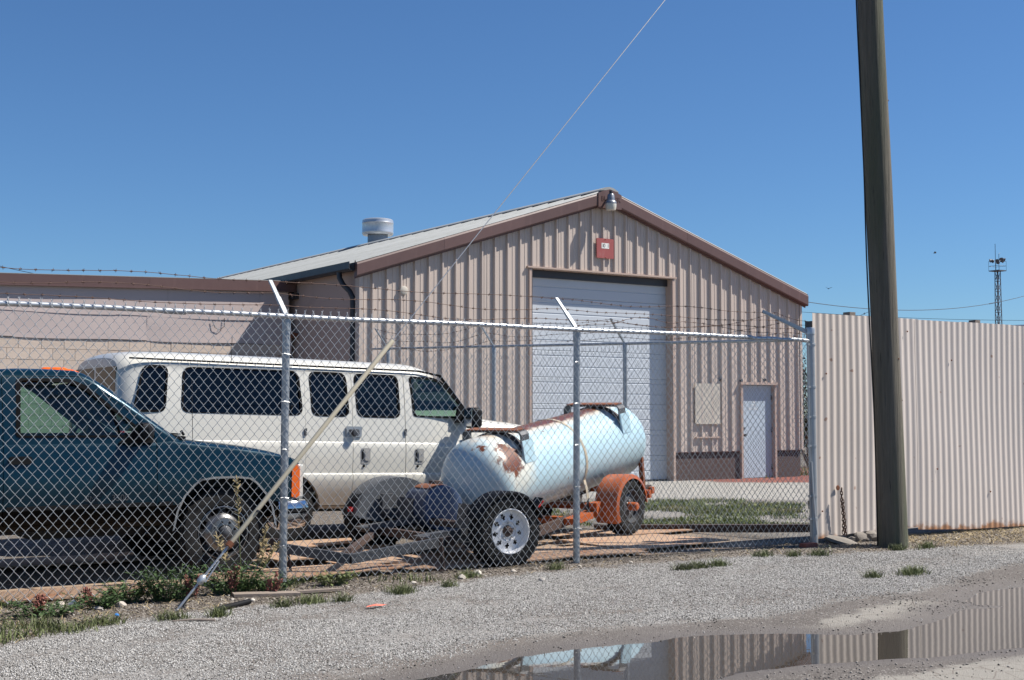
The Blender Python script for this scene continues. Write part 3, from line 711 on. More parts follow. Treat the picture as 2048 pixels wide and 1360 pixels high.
# rake trim along the gable: two or three lengths each side, with a lip
for side in (-1, 1):
    ua = UR + side * .30; ub = (U0 - .16) if side < 0 else (U1 + .16)
    n = 3
    for k in range(n):
        a = ua + (ub - ua) * k / n; c_ = ua + (ub - ua) * (k + 1) / n; e = .002 * (k % 2)
        za, zc_ = rake(a) if U0 < a < U1 else EAVE - .16 * PITCHR, rake(c_) if U0 < c_ < U1 else EAVE - .16 * PITCHR
        mb = MB()
        mb.prism([(V0 - .15 - e, .055), (V0 - .17 - e, .01), (V0 - .165 - e, -.19), (V0 - .15 - e, -.215), (V0 - .07, -.215), (V0 - .07, -.25), (V0 - .045, -.25), (V0 - .045, .055)], 0, 1,
                 lambda p, q, t: (a + (c_ - a) * t, p, (za + (zc_ - za) * t) + q))
        mb.build('rake_trim', MT['trim'], wh, world=True)
mb = MB(); zr0 = rake(UR - .30)
mb.prism([(UR - .31, zr0 - .245), (UR + .31, zr0 - .245), (UR + .31, zr0 + .06), (UR + .16, zr0 + .125), (UR, zr0 + .165), (UR - .16, zr0 + .125), (UR - .31, zr0 + .06)], V0 - .185, V0 - .05, lambda p, q, t: (p, t, q))
pk = mb.build('peak_trim', MT['trim'], wh, world=True)
tm = text_mesh('embossed_letters', 'BUTLER', .15, MT['trim'], .004)
o = link('embossed_letters', tm, pk); o.rotation_euler = (PI / 2, 0, 0); o.location = (UR + .02 - U0, -.187, zr0 - .05)
# gutter and downspout on the near side
mb = MB(); gz0 = EAVE - .15
mb.prism([(U0 - .29, gz0 + .16), (U0 - .29, gz0 + .03), (U0 - .26, gz0), (U0 - .17, gz0), (U0 - .17, gz0 + .13), (U0 - .185, gz0 + .13), (U0 - .185, gz0 + .015), (U0 - .25, gz0 + .015), (U0 - .275, gz0 + .04), (U0 - .275, gz0 + .16)], V0 - .08, V1, lambda p, q, t: (p, t, q)); mb.build('gutter', MT['gutter'], wh, world=True)
mb = MB(); mb.box((U0 - .085, (V0 + V1) / 2, EAVE - .10), (.16, V1 - V0 - .1, .05)); mb.build('soffit', MT['gutter'], wh, world=True)
mb = MB(); mb.tube([(U0 - .22, V0 + .45, gz0 + .01), (U0 - .22, V0 + .44, gz0 - .10), (U0 - .19, V0 + .34, gz0 - .24), (U0 - .12, V0 + .22, gz0 - .36), (U0 - .075, V0 + .18, gz0 - .48), (U0 - .07, V0 + .18, gz0 - .7), (U0 - .07, V0 + .18, .25), (U0 - .12, V0 + .16, .12), (U0 - .25, V0 + .12, .07)], .052, 10); mb.build('downspout', MT['gutter'], wh, 40, world=True)
mb = MB(); mb.tube([(U1 + .24, V0 + .3, gz0), (U1 + .24, V0 + .28, gz0 - .14), (U1 + .18, V0 + .2, gz0 - .3), (U1 + .12, V0 + .17, gz0 - .4), (U1 + .1, V0 + .17, .2)], .055, 10); mb.build('downspout', MT['gutter'], wh, 40, world=True)
# exhaust stack beyond the ridge
mb = MB(); vx, vy = 17.6, 32.95
mb.lathe([(.29, 5.6), (.29, 6.62), (.27, 6.63)], (vx, vy, 0), (0, 0, 1), 28); vent = mb.build('roof_vent', MT['lamp_grey'], wh, 35, world=True)
mb = MB(); mb.lathe([(.29, 6.6), (.42, 6.56), (.445, 6.6), (.45, 6.64), (.445, 6.66), (.445, 6.88), (.452, 6.9), (.445, 6.92), (.44, 6.985), (.40, 7.015), (0, 7.03)], (vx, vy, 0), (0, 0, 1), 32); mb.build('vent_cap', MT['galv_bright'], vent, 35, world=True)
mb = MB(); mb.box((17.35, 34.6, 6.16), (.06, 2.4, .12)); mb.build('vent_flashing', MT['gutter'], vent, world=True)
mb = MB(); mb.lathe([(.06, 4.9), (.06, 5.62), (.085, 5.62), (.085, 5.76), (0, 5.77)], (20.5, 26.0, 0), (0, 0, 1), 14); mb.build('roof_pipe', MT['gutter'], wh, 35, world=True)

# sign on the gable
sg = thing('number_sign', 'faded red square sign plate with a white number sticker above the overhead door', 'sign', (17.045, V0 - .05, 4.96))
mb = MB(); mb.prism(rrect(-.225, .225, -.21, .21, .02, 3), -.012, .012, lambda p, q, t: (p, t, q)); mb.build('sign_plate', MT['sign_red'], sg)
mb = MB(); mb.box((.0, -.0135, .055), (.20, .002, .115)); st_ = mb.build('number_sticker', MT['sign_white'], sg)
for ch, dx in (('1', -.065), ('0', -.028), ('1', .075)):
    o = link('digit', text_mesh('digit', ch, .115, MT['ink'], .0006), st_); o.rotation_euler = (PI / 2, 0, 0); o.location = (dx, -.0155, .055)
for zz in (.19, -.195):
    mb = MB(); mb.lathe([(0, -.02), (.009, -.018), (.012, -.012)], (0, 0, zz), (0, 1, 0), 8); mb.build('bolt', MT['rust'], sg)
# yard lamp at the peak
lp = thing('wall_lamp', 'grey barn style yard lamp with yellowed lens at the gable peak', 'lamp', (16.98, V0 - .34, 5.95))
mb = MB(); mb.lathe([(.0, .205), (.036, .2), (.036, .13), (.05, .125), (.058, .12)], (0, 0, 0), (0, 0, 1), 18); mb.build('photocell', MT['gutter'], lp, 35)
mb = MB(); mb.lathe([(.06, .125), (.075, .10), (.085, -.01), (.10, -.02), (.118, -.05), (.122, -.075), (.118, -.08)], (0, 0, 0), (0, 0, 1), 24); mb.build('lamp_housing', MT['lamp_grey'], lp, 35)
mb = MB()
mb.lathe([(.116, -.08), (.119, -.10), (.112, -.17), (.102, -.215), (.085, -.222), (0, -.222)], (0, 0, 0), (0, 0, 1), 26); mb.build('lamp_lens', MT['lamp_lens'], lp, 35)
mb = MB(); mb.tube([(0, .06, .03), (0, .2, .02), (.0, .33, -.06)], .022, 10); mb.box((0, .325, -.08), (.09, .02, .14)); mb.build('mounting_arm', MT['lamp_grey'], lp, 35)

# ------------------------------------------------------------------ low block building on the left
LV = 24.70
lb = thing('low_block_building', 'low tan block building with sheet metal band and dark brown fascia', 'building', (0, LV, 0))
LU0, LU1 = -4.0, 11.27
def ftop(u): return 3.99 + (u - 5.5) * .031
def fbot(u): return 3.80 + (u - 5.5) * .030
us = np.linspace(LU0, LU1, 6)
for a, c_ in zip(us[:-1], us[1:]):
    mb = MB(); mb.add([(a + .003, LV - .10, fbot(a)), (c_, LV - .10, fbot(c_)), (c_, LV - .10, ftop(c_)), (a + .003, LV - .10, ftop(a)), (a + .003, LV + .05, fbot(a)), (c_, LV + .05, fbot(c_)), (c_, LV + .05, ftop(c_)), (a + .003, LV + .05, ftop(a))],
                      [(0, 1, 2, 3), (7, 6, 5, 4), (0, 4, 5, 1), (3, 2, 6, 7), (0, 3, 7, 4), (1, 5, 6, 2)])
    mb.build('fascia', MT['trim'], lb, world=True)
mb = MB(); mb.prism([(LU0, fbot(LU0) - .02), (LU1, fbot(LU1) - .02), (LU1, fbot(LU1) + .012), (LU0, fbot(LU0) + .012)], LV - .115, LV + .03, lambda p, q, t: (p, t, q)); mb.build('drip_edge', MT['trim'], lb, world=True)
mb = MB(); mb.add([(LU0, LV - .09, ftop(LU0) + .015), (LU1, LV - .09, ftop(LU1) + .015), (LU1, LV + 8, ftop(LU1) - .3), (LU0, LV + 8, ftop(LU0) - .3), (LU0, LV - .09, ftop(LU0) + .004), (LU1, LV - .09, ftop(LU1) + .004), (LU1, LV + 8, ftop(LU1) - .31), (LU0, LV + 8, ftop(LU0) - .31)], [(0, 1, 2, 3), (7, 6, 5, 4), (0, 4, 5, 1), (1, 5, 6, 2), (2, 6, 7, 3), (3, 7, 4, 0)])
mb.build('roof', MT['roof'], lb, world=True)
# two courses of band sheets, each buckled a little
for row, (z0, z1) in enumerate(((2.86, 3.34), (3.33, 3.96))):
    uu = LU0; k = 0
    while uu < LU1 - .2:
        ue = min(uu + (2.44 if row == 0 else 2.9), LU1 - .15); mb = MB(); n = 10; G = []
        for a in range(n + 1):
            for c_ in range(5):
                x = uu + (ue - uu) * a / n; top = min(z1, fbot(x)); z = z0 + (top - z0) * c_ / 4 + (.012 * math.sin(x * 2.1 + k) if c_ == 0 else 0)
                y = LV - .03 - .004 * row + .005 * math.sin(x * 1.7 + k * 2 + row) * math.sin(c_ * .9 + k) - (.003 if c_ == 0 else 0) + (random.uniform(0, .004) if a in (0, n) else 0)
                G.append((x, y, z))
        mb.add(G, [(a * 5 + c_, (a + 1) * 5 + c_, (a + 1) * 5 + c_ + 1, a * 5 + c_ + 1) for a in range(n) for c_ in range(4)])
        mb.build('band_sheet', MT['bandpanel'], lb, 60, world=True, fix=False); uu = ue; k += 1
mb = MB(); mb.box(((LU0 + LU1) / 2 - .05, LV + .12, 1.9), (LU1 - LU0 - .1, .2, 3.8)); mb.build('wall', MT['mortar'], lb, world=True)
mb = MB(); mb.box(((LU0 + LU1) / 2 - .05, LV + 4.1, 1.85), (LU1 - LU0 - .2, 7.6, 3.5)); mb.build('rear_wall', MT['wall_render'], lb, world=True)
# concrete blocks (406 x 203 with recessed joints)
mb = MB(); mb.box((0, .012, 0), (.400, .06, .197)); blk = mb.mesh('block', MT['block'])
z = 2.86 - .1015; row = 0
while z > .9:
    x = LU1 - .15 - .203 - (.203 if row % 2 else 0)
    while x > 2.9:
        o = link('block', blk, lb, (x, random.uniform(-.003, .003), z)); x -= .406
    z -= .203; row += 1
mb = MB(); mb.box((LU1 - .1, LV - .04, 2.95), (.05, .02, .5)); mb.build('end_trim', MT['bandpanel'], lb, world=True)
mb = MB(); mb.tube([(9.75, LV - .05, 3.36), (9.75, LV - .06, 3.2), (9.66, LV - .06, 3.12), (9.55, LV - .06, 3.16), (9.5, LV - .05, 3.3)], .006, 6); mb.build('cable_loop', MT['cable_black'], lb, 40, world=True)
mb = MB(); mb.box((11.20, LV - .12, 3.06), (.13, .16, .10)); mb.build('wall_bracket', MT['rust'], lb, world=True)
mb = MB(); mb.box((11.22, LV - .12, 3.86), (.12, .14, .12)); mb.build('wall_bracket', MT['gutter'], lb, world=True)

# ------------------------------------------------------------------ chain link fences
def chain_mesh(name, A, B, z0, z1, w=.080, h=.094, r=.0029, mat=None, parent=None, seed=1, bow=.012, knuckles=True, damage=None):
    """woven zigzag wires from A to B (xy), between heights z0 and z1; knuckle tips stand above the top"""
    rg = np.random.default_rng(seed)
    A = np.array(A, float); B = np.array(B, float); L = np.linalg.norm(B - A); d = (B - A) / L; nrm = np.array([-d[1], d[0]])
    nw = int(L / (w / 2)); ns = int((z1 - z0) / (h / 2)); V = []; F = []
    tip = .045
    for i in range(nw):
        x0 = i * w / 2
        pts = []
        for j in range(ns + 1):
            right = (j + i) % 2 == 0
            x = x0 + (w / 2 + .004 if right else -.004)
            z = z1 - .01 - j * h / 2
            pts.append((x, .0042 * (1 if right else -1), z))
        if knuckles:
            right = i % 2 == 0
            xt = pts[0][0]
            pts.insert(0, (xt + (-.012 if right else .012) + rg.uniform(-.004, .004), rg.uniform(-.006, .006), z1 + tip + rg.uniform(-.006, .008)))
            pts.insert(1, (xt + (.002 if right else -.002), 0, z1 + tip * .35))
        P = np.array(pts)
        P[:, 0] += .004 * np.sin(P[:, 2] * 3.1 + x0 * 1.7) + rg.normal(0, .0012, len(P))
        P[:, 1] += bow * np.sin(x0 * 2.1 + P[:, 2] * 1.3) * np.clip((z1 - P[:, 2]) / .5, 0, 1)
        P[:, 2] += rg.normal(0, .0012, len(P)) + .006 * np.sin(x0 * 1.1)
        if damage is not None:
            for (dx, dz, dr, sx, sz) in damage:
                f = np.exp(-((P[:, 0] - dx) ** 2 + (P[:, 2] - dz) ** 2) / dr ** 2); P[:, 0] += sx * f * np.sign(P[:, 0] - dx + .01); P[:, 2] += sz * f
        W_ = np.stack([A[0] + d[0] * P[:, 0] + nrm[0] * P[:, 1], A[1] + d[1] * P[:, 0] + nrm[1] * P[:, 1], P[:, 2]], 1)
        T = np.gradient(W_, axis=0); T /= np.linalg.norm(T, axis=1)[:, None]
        e1 = np.cross(T, np.array([nrm[0], nrm[1], 0])); e1 /= np.linalg.norm(e1, axis=1)[:, None]; e2 = np.array([[nrm[0], nrm[1], 0]]).repeat(len(P), 0)
        o = len(V) * 4 if False else sum(len(q) for q in V)
        ring = np.stack([W_ + e1 * r, W_ + e2 * r, W_ - e1 * r, W_ - e2 * r], 1).reshape(-1, 3)
        V.append(ring); k = len(P)
        a = np.arange(k - 1)[:, None] * 4 + np.arange(4)[None]; b_ = np.arange(k - 1)[:, None] * 4 + (np.arange(4)[None] + 1) % 4
        F.append(np.stack([a, b_, b_ + 4, a + 4], -1).reshape(-1, 4) + o)
    V = np.concatenate(V); F = np.concatenate(F)
    if parent is not None: V = V - np.array(total_loc(parent))
    me = bpy.data.meshes.new(name); me.vertices.add(len(V)); me.vertices.foreach_set('co', V.ravel())
    me.loops.add(F.size); me.loops.foreach_set('vertex_index', F.ravel().astype(np.int32))
    me.polygons.add(len(F)); me.polygons.foreach_set('loop_start', (np.arange(len(F)) * 4).astype(np.int32)); me.update()
    me.polygons.foreach_set('use_smooth', np.ones(len(F), bool)); me.materials.append(mat)
    return kind(link(name, me, parent), 'stuff')

def barbed_strand(pts, parent, seed, r=.0026, sag=.03, step=.125, name='barbed_wire'):
    """strand through pts, two twisted wires and four-point barbs"""
    rg = random.Random(seed); mb = MB(); path = []
    for a, b_ in zip(pts[:-1], pts[1:]):
        a = Vector(a); b_ = Vector(b_); n = max(6, int((b_ - a).length / .12)); ph = rg.uniform(0, 6); s_ = sag * rg.uniform(.2, 1.2); w2 = rg.uniform(.004, .016)
        for i in range(n):
            t = i / n; p = a.lerp(b_, t); p.z += -s_ * 4 * t * (1 - t) + w2 * math.sin(t * 9 + ph) * math.sin(PI * t) * 2 + rg.uniform(-.002, .002); p.y += .012 * math.sin(t * 7 + ph) * math.sin(PI * t); path.append(p)
    path.append(Vector(pts[-1])); mb.tube(path, r, 5)
    acc = .06
    for a, b_ in zip(path[:-1], path[1:]):
        L = (b_ - a).length
        while acc < L:
            p = a.lerp(b_, acc / L); d = (b_ - a).normalized(); t = rg.uniform(0, PI)
            e1 = d.orthogonal().normalized(); e2 = d.cross(e1)
            for k in (0, 1):
                v = (e1 * math.cos(t + k * 1.5) + e2 * math.sin(t + k * 1.5)) * .017 + d * rg.uniform(-.008, .008)
                mb.tube([p - v + d * .006 * k, p + v + d * .006 * k], .0019, 3)
            mb.tube([p - d * .008, p + d * .014], .0052, 5)
            acc += step * rg.uniform(.92, 1.08)
        acc -= L
    return mb.build(name, MT['barb'], parent, 40, world=True, fix=False)

FV = 10.16; RAIL = 2.27
cf = thing('chain_link_fence', 'silver chain link fence with barbed wire along the roadside in front of the vehicles', 'fence', (4.57, FV, 0))
POSTS = [-1.53, 1.52, 4.57, 7.625]; CORNER = 10.87
for k, u in enumerate(POSTS):
    mb = MB(); lean = random.uniform(-.008, .008) if k < 2 else (.035, -.02)[k - 2] * 0
    mb.tube([(u - .0, FV + .035, -.1), (u + .012, FV + .035, RAIL - .02)], .0325, 16); p = mb.build('post', MT['galv'], cf, 40, world=True)
    mb = MB(); mb.lathe([(.036, -.12), (.038, -.03), (.036, 0), (.03, .02), (0, .03)], (u + .012, FV + .035, RAIL), (0, 0, 1), 16); mb.build('post_cap', MT['galv'], p, 40, world=True)
    # barb arm: folded steel channel leaning in at 45 degrees
    a0 = Vector((u + .012, FV + .045, RAIL + .015)); a1 = Vector((u + .0, FV + .355, RAIL + .33))
    mb = MB(); mb.bar(a0, a0.lerp(a1, .5), .040, .022, (0, -1, 1)); mb.bar(a0.lerp(a1, .5), a1, .032, .018, (0, -1, 1)); mb.build('barb_arm', MT['galv'], p, world=True)
    for zz in (.35, .75, 1.15, 1.55, 1.95):
        mb = MB(); mb.tube([(u - .045, FV - .01, zz), (u - .02, FV - .008, zz + .006), (u + .03, FV - .006, zz - .004), (u + .045, FV + .02, zz)], .003, 5); mb.build('tie_wire', MT['wire'], p, world=True)
mb = MB(); mb.tube([(CORNER, FV + .01, -.1), (CORNER - .015, FV + .01, 2.40)], .044, 18); cp = mb.build('corner_post', MT['galv'], cf, 40, world=True)
mb = MB(); mb.lathe([(.048, -.06), (.049, .0), (.044, .014), (0, .02)], (CORNER - .015, FV + .01, 2.395), (0, 0, 1), 18); mb.build('post_cap', MT['galv_bright'], cp, 40, world=True)
a0 = Vector((CORNER - .03, FV + .03, 2.34)); a1 = Vector((CORNER - .44, FV + .32, 2.585))
mb = MB(); mb.bar(a0, a1, .058, .02, (0, 0, 1)); mb.bar(a0 + Vector((0, 0, .025)), a1 + Vector((0, 0, .012)), .02, .03, (0, 0, 1)); mb.build('barb_arm', MT['galv'], cp, world=True)
for zz in (2.22, 1.75, 1.42, 1.10, .55, .3):
    mb = MB(); mb.lathe([(.047, -.012), (.049, -.011), (.049, .011), (.047, .012)], (CORNER - .008, FV + .01, zz), (0, 0, 1), 18, closed=True); mb.box((CORNER - .065, FV - .005, zz), (.04, .03, .024)); mb.build('tension_band', MT['galv'], cp, world=True)
mb = MB(); mb.bar((CORNER - .075, FV - .012, .1), (CORNER - .075, FV - .012, 2.2), .012, .006, (1, 0, 0)); mb.build('tension_bar', MT['galv'], cf, world=True)
mb = MB(); mb.tube([(CORNER - .06, FV - .02, .93), (CORNER - .045, FV - .025, .6), (CORNER - .02, FV - .03, .3), (CORNER - .0, FV - .03, .14)], .011, 6); mb.build('loose_wire', MT['wire'], cf, 40, world=True)
# top rail in lengths with sleeves
rl = [-3.0, 3.6, 9.86, CORNER - .04]
for k, (a, b_) in enumerate(zip(rl[:-1], rl[1:])):
    mb = MB(); n = 12; mb.tube([(a + (b_ - a) * t / n, FV + .003, RAIL + .004 * math.sin(t * 1.3 + k) - .006 * (k == 2)) for t in range(n + 1)], .0215, 14); mb.build('top_rail', MT['galv_bright'], cf, 40, world=True)
for u in (3.6, 9.86):
    mb = MB(); mb.tube([(u - .09, FV + .003, RAIL), (u + .09, FV + .003, RAIL - .002)], .0245, 14); mb.build('rail_sleeve', MT['galv'], cf, 40, world=True)
chain_mesh('chain_link_mesh', (-3.0, FV - .022), (CORNER - .07, FV - .022), .045, RAIL + .005, mat=MT['wire'], parent=cf, seed=3, damage=[(7.15, .62, .07, .03, .03), (7.05, .75, .06, .02, -.02), (8.9, .66, .05, .02, -.015)])
for k, f in enumerate((.98, .62, .26)):
    pts = [(-4.6, FV + .05 + .3 * f, RAIL + .02 + .31 * f)]
    for u in POSTS: pts.append((u, FV + .045 + .31 * f, RAIL + .018 + .315 * f))
    pts.append((CORNER - .03 - .41 * f, FV + .03 + .29 * f, 2.335 + .25 * f))
    barbed_strand(pts, cf, 20 + k)
barbed_strand([(7.62, FV + .06, RAIL + .03), (8.6, FV + .19, RAIL + .17), (9.4, FV + .2, RAIL + .14), (CORNER - .10, FV + .05, RAIL + .03)], cf, 31, sag=.02)

# second fence, running back to the warehouse corner
bf = thing('chain_link_fence', 'dull chain link fence behind the van and tank running back to the warehouse corner', 'fence', (12.3, 12.5, 0))
B0, B1 = Vector((12.62, 10.3)), Vector((11.42, 21.6)); bl = (B1 - B0).length
def bz(v): return 2.36 + (v - 10.3) * .027
for v in (15.0, 18.03, 21.06):
    t = (v - B0.y) / (B1.y - B0.y); u = B0.x + (B1.x - B0.x) * t
    mb = MB(); mb.tube([(u, v, -.05), (u, v, bz(v) - .01)], .034, 12); p = mb.build('post', MT['galv'], bf, 40, world=True)
    mb = MB(); mb.lathe([(.037, -.1), (.038, 0), (.03, .02), (0, .03)], (u, v, bz(v)), (0, 0, 1), 12); mb.build('post_cap', MT['galv'], p, 40, world=True)
    mb = MB(); mb.bar((u - .01, v, bz(v) + .01), (u - .27, v, bz(v) + .36), .034, .018, (1, 0, 1)); mb.build('barb_arm', MT['galv'], p, world=True)
mb = MB(); mb.tube([(B0.x + (B1.x - B0.x) * t / 16, B0.y + (B1.y - B0.y) * t / 16, bz(B0.y + (B1.y - B0.y) * t / 16)) for t in range(17)], .0215, 10); mb.build('top_rail', MT['galv'], bf, 40, world=True)
chain_mesh('chain_link_mesh', B0, B1, .04, 2.42, w=.085, h=.1, r=.0028, mat=MT['wire_dull'], parent=bf, seed=9, knuckles=True)
for k, f in enumerate((.97, .6, .25)):
    pts = []
    for v in (10.5, 12.0, 15.0, 18.03, 21.06):
        t = (v - B0.y) / (B1.y - B0.y); u = B0.x + (B1.x - B0.x) * t; pts.append((u - .01 - .26 * f, v, bz(v) + .01 + .35 * f))
    barbed_strand(pts, bf, 40 + k, sag=.14)

# ------------------------------------------------------------------ corrugated sheet fence
cs = thing('corrugated_fence', 'cream painted corrugated steel fence beside the utility pole', 'fence', (10.9, FV, 0))
def corr_sheet(u0, u1, zb0, zb1, zt, yoff, per=.1065, amp=.0058):
    mb = MB(); n = int((u1 - u0) / per * 10); V = []
    rows = 6
    for i in range(n + 1):
        u = u0 + (u1 - u0) * i / n; y = FV - .02 + yoff - amp * math.cos((u - 10.85) / per * 2 * PI)
        zb = zb0 + (zb1 - zb0) * i / n
        for k in range(rows):
            z = zb + (zt - zb) * k / (rows - 1); V.append((u + .004 * math.sin(z * 2 + u), y + .006 * math.sin(u * 1.7 + z * 1.9), z))
    mb.add(V, [(i * rows + k, (i + 1) * rows + k, (i + 1) * rows + k + 1, i * rows + k + 1) for i in range(n) for k in range(rows - 1)])
    return mb.build('corrugated_sheet', MT['corr_rust'] if yoff > 10 else MT['corr'], cs, 80, world=True, fix=False)
def corr_material():
    m, nt, b = newmat('cream painted corrugated sheet with rusty foot'); co = coords(nt)
    sep = nt.nodes.new('ShaderNodeSeparateXYZ'); nt.links.new(co, sep.inputs[0])
    c = mixc(nt, noise(nt, co, 1.4, 6), (.525, .462, .415), (.585, .52, .468))
    st = ramp(nt, noise(nt, co, 1.0, 5, .6, (14, 14, .5)), .55, .85); c = mixc(nt, math_(nt, 'MULTIPLY', st, .35), c, (.47, .40, .34))
    foot = math_(nt, 'ADD', sep.outputs['Z'], math_(nt, 'MULTIPLY', math_(nt, 'SUBTRACT', noise(nt, co, 6, 8, .7), .5), -.26))
    xx = math_(nt, 'ABSOLUTE', math_(nt, 'SUBTRACT', sep.outputs['X'], .62)); band = math_(nt, 'SUBTRACT', math_(nt, 'MULTIPLY', ramp(nt, noise(nt, co, 1.9, 3), .38, .62), .06), math_(nt, 'MULTIPLY', ramp(nt, xx, .42, .1), .10))
    f = ramp(nt, math_(nt, 'SUBTRACT', foot, band), .13, .055); c = mixc(nt, f, c, mixc(nt, noise(nt, co, 14, 5), (.24, .10, .045), (.46, .26, .14)))
    spots = ramp(nt, noise(nt, co, 9, 1, .3), .76, .80); c = mixc(nt, math_(nt, 'MULTIPLY', spots, .7), c, (.25, .12, .07))
    nt.links.new(c, b.inputs['Base Color']); b.inputs['Roughness'].default_value = .5; return m
MT['corr'] = corr_material()
us = [10.845, 11.68, 12.62, 13.46, 14.42, 15.26, 16.2, 17.1]
for k, (a, c_) in enumerate(zip(us[:-1], us[1:])):
    zb = [.075, .125, .10, .06, .05, .04, .03, .03][k]; zb1 = [.125, .13, .06, .05, .04, .03, .03, .03][k]
    corr_sheet(a - (.03 if k else 0), c_ + .03, zb, zb1, 2.575 + (0 if k % 2 else -.006), .004 * (k % 2) + (-.004 if k == 3 else 0))
for zz in (.45, 1.4, 2.3):
    mb = MB(); mb.box((13.95, FV + .05, zz), (6.2, .045, .09)); mb.build('rail', MT['timber'], cs, world=True)
for u in (11.62, 13.9, 16.2):
    mb = MB(); mb.box((u, FV + .125, 1.30), (.095, .10, 2.64)); mb.build('timber_post', MT['timber'], cs, world=True)
for u, zz in ((11.02, 1.9), (10.93, .38), (13.2, 2.1), (12.9, .8), (13.9, .5), (12.4, 2.42)):
    mb = MB(); mb.lathe([(0, -.012), (.007, -.009), (.011, 0)], (u + .03, FV - .034, zz), (0, 1, 0), 8); mb.build('screw', MT['rust'], cs, 40, world=True)
mb = MB(); mb.box((10.99, FV + .12, 2.44), (.10, .10, .10)); mb.build('post_block', MT['gutter'], cs, world=True)
# rusty chain through a hole near the foot
ch = thing('hanging_chain', 'rusty chain hanging from a hole near the foot of the corrugated fence', 'chain', (11.21, FV - .06, .62))
def chain_link_mesh_one():
    mb = MB(); P = []
    for i in range(14):
        t = 2 * PI * i / 14; P.append((.0115 * math.cos(t), 0, .018 * math.sin(t) + (.007 if math.sin(t) > 0 else -.007)))
    mb.tube(P, .0055, 6, closed=True); return mb.mesh('chain_link', MT['chain'], 60)
lk = chain_link_mesh_one(); zz = -.01; k = 0
while zz > -.50:
    for dx, ok in ((0, True), (.030 + .012 * math.sin(zz * 8), zz < -.09)):
        if ok:
            o = link('chain_link', lk, ch, (dx + .006 * math.sin(zz * 14) - .04 * zz, -.030, zz - (.02 if dx else 0))); o.rotation_euler = (0, random.uniform(-.2, .2), (PI / 2 if k % 2 else 0) + .4)
    zz -= .036; k += 1
mb = MB(); mb.lathe([(.0, -.003), (.026, -.002), (.03, .004)], (0, .02, .01), (0, 1, 0), 12); mb.build('rusty_hole', MT['rust'], ch)

# ------------------------------------------------------------------ utility pole and its guy wire
up = thing('utility_pole', 'weathered greenish wooden utility pole in front of the corrugated fence', 'utility pole', (11.47, 9.58, 0))
mb = MB(); H = 8.95; n = 28; k = 36; rings = []
for i in range(k + 1):
    z = -.2 + (H + .2) * i / k; r = .154 - .0024 * z + .003 * math.sin(z * 1.9) + (.008 * math.exp(-z * 3) if z > 0 else .008); ring = []
    for j in range(n):
        t = 2 * PI * j / n; rr = r + .0018 * math.sin(j * 2 * PI / n * 3 + z * .6) + .0012 * math.sin(j * 2 * PI / n * 7 - z * .35)
        ring.append((-.038 * z + .012 * math.sin(z * .7) + rr * math.cos(t), rr * math.sin(t), z))
    rings.append(ring)
mb.loft(rings); mb.build('pole_shaft', MT['wood_pole'], up, 60)
pl = []
for i in range(46):
    z = .02 + i * .19; off = .003 * max(0, math.sin(z * 2.2 + 1)) + (.012 * math.sin((z - 1.5) * 1.2) if 1.5 < z < 4.1 else 0)
    r = .154 - .0024 * z + .005 + off + .008 * math.exp(-z * 3); a = math.radians(142 + 3 * math.sin(z)); pl.append((-.038 * z + .012 * math.sin(z * .7) + r * math.cos(a), r * math.sin(a), z))
mb = MB(); mb.tube(pl, .0085, 6); mb.build('ground_cable', MT['cable_black'], up, 40)
for z, a in ((3.4, -30), (2.55, -22), (1.6, -50), (4.9, -35), (2.05, -75)):
    r = .154 - .0024 * z; mb = MB(); t = math.radians(a); c_ = (-.038 * z + r * math.cos(t), r * math.sin(t), z)
    mb.lathe([(0, .012), (.007, .01), (.008, -.01)], c_, (math.cos(t), math.sin(t), 0), 7); mb.build('nail', MT['rust'], up)
gw = thing('guy_wire', 'slanting steel guy wire with a long yellowed plastic guard in front of the fence', 'guy wire', (3.37, 9.40, 0))
G0 = Vector((0, 0, 0)); Gd = Vector((7.70, .12, 8.72)); 
def gp(t): return Gd * t
def tz(z): return gp(z / 8.72)
mb = MB(); mb.tube([tz(-.15), tz(.21)], .0095, 8); mb.build('anchor_rod', MT['galv'], gw, 40)
mb = MB(); mb.tube([tz(.19), tz(.205), tz(.235), tz(.25)], [.012, .028, .028, .014], 10); mb.tube([tz(.22) + Vector((.03, 0, -.02)), tz(.36) + Vector((.015, 0, -.01))], .006, 6); mb.build('anchor_eye', MT['galv_bright'], gw, 40)
mb = MB(); n = 40
for s in range(3):
    mb.tube([tz(.22 + (.54 - .22) * i / n) + Vector((.007 * math.cos(i * .7 + s * 2.1), .007 * math.sin(i * .7 + s * 2.1), 0)) for i in range(n + 1)], .0046, 5)
kind(mb.build('preformed_grip', MT['galv_bright'], gw, 40), 'stuff')
mb = MB(); mb.tube([tz(.4), tz(8.72)], .0044, 8); mb.build('wire', MT['steel_cable'], gw, 40)
mb = MB(); mb.tube([tz(.46), tz(.465), tz(2.035), tz(2.05)], [.017, .019, .019, .016], 14); gg = mb.build('guard', MT['guy_guard'], gw, 40)
mb = MB(); mb.tube([tz(.455), tz(.485)], .0285, 12); mb.build('guard_clip', MT['rust'], gg, 40)
mb = MB(); mb.lathe([(0, -.034), (.011, -.033), (.011, -.02)], tz(.71), (0, 1, 0), 10); mb.build('guard_bolt', MT['gutter'], gg)

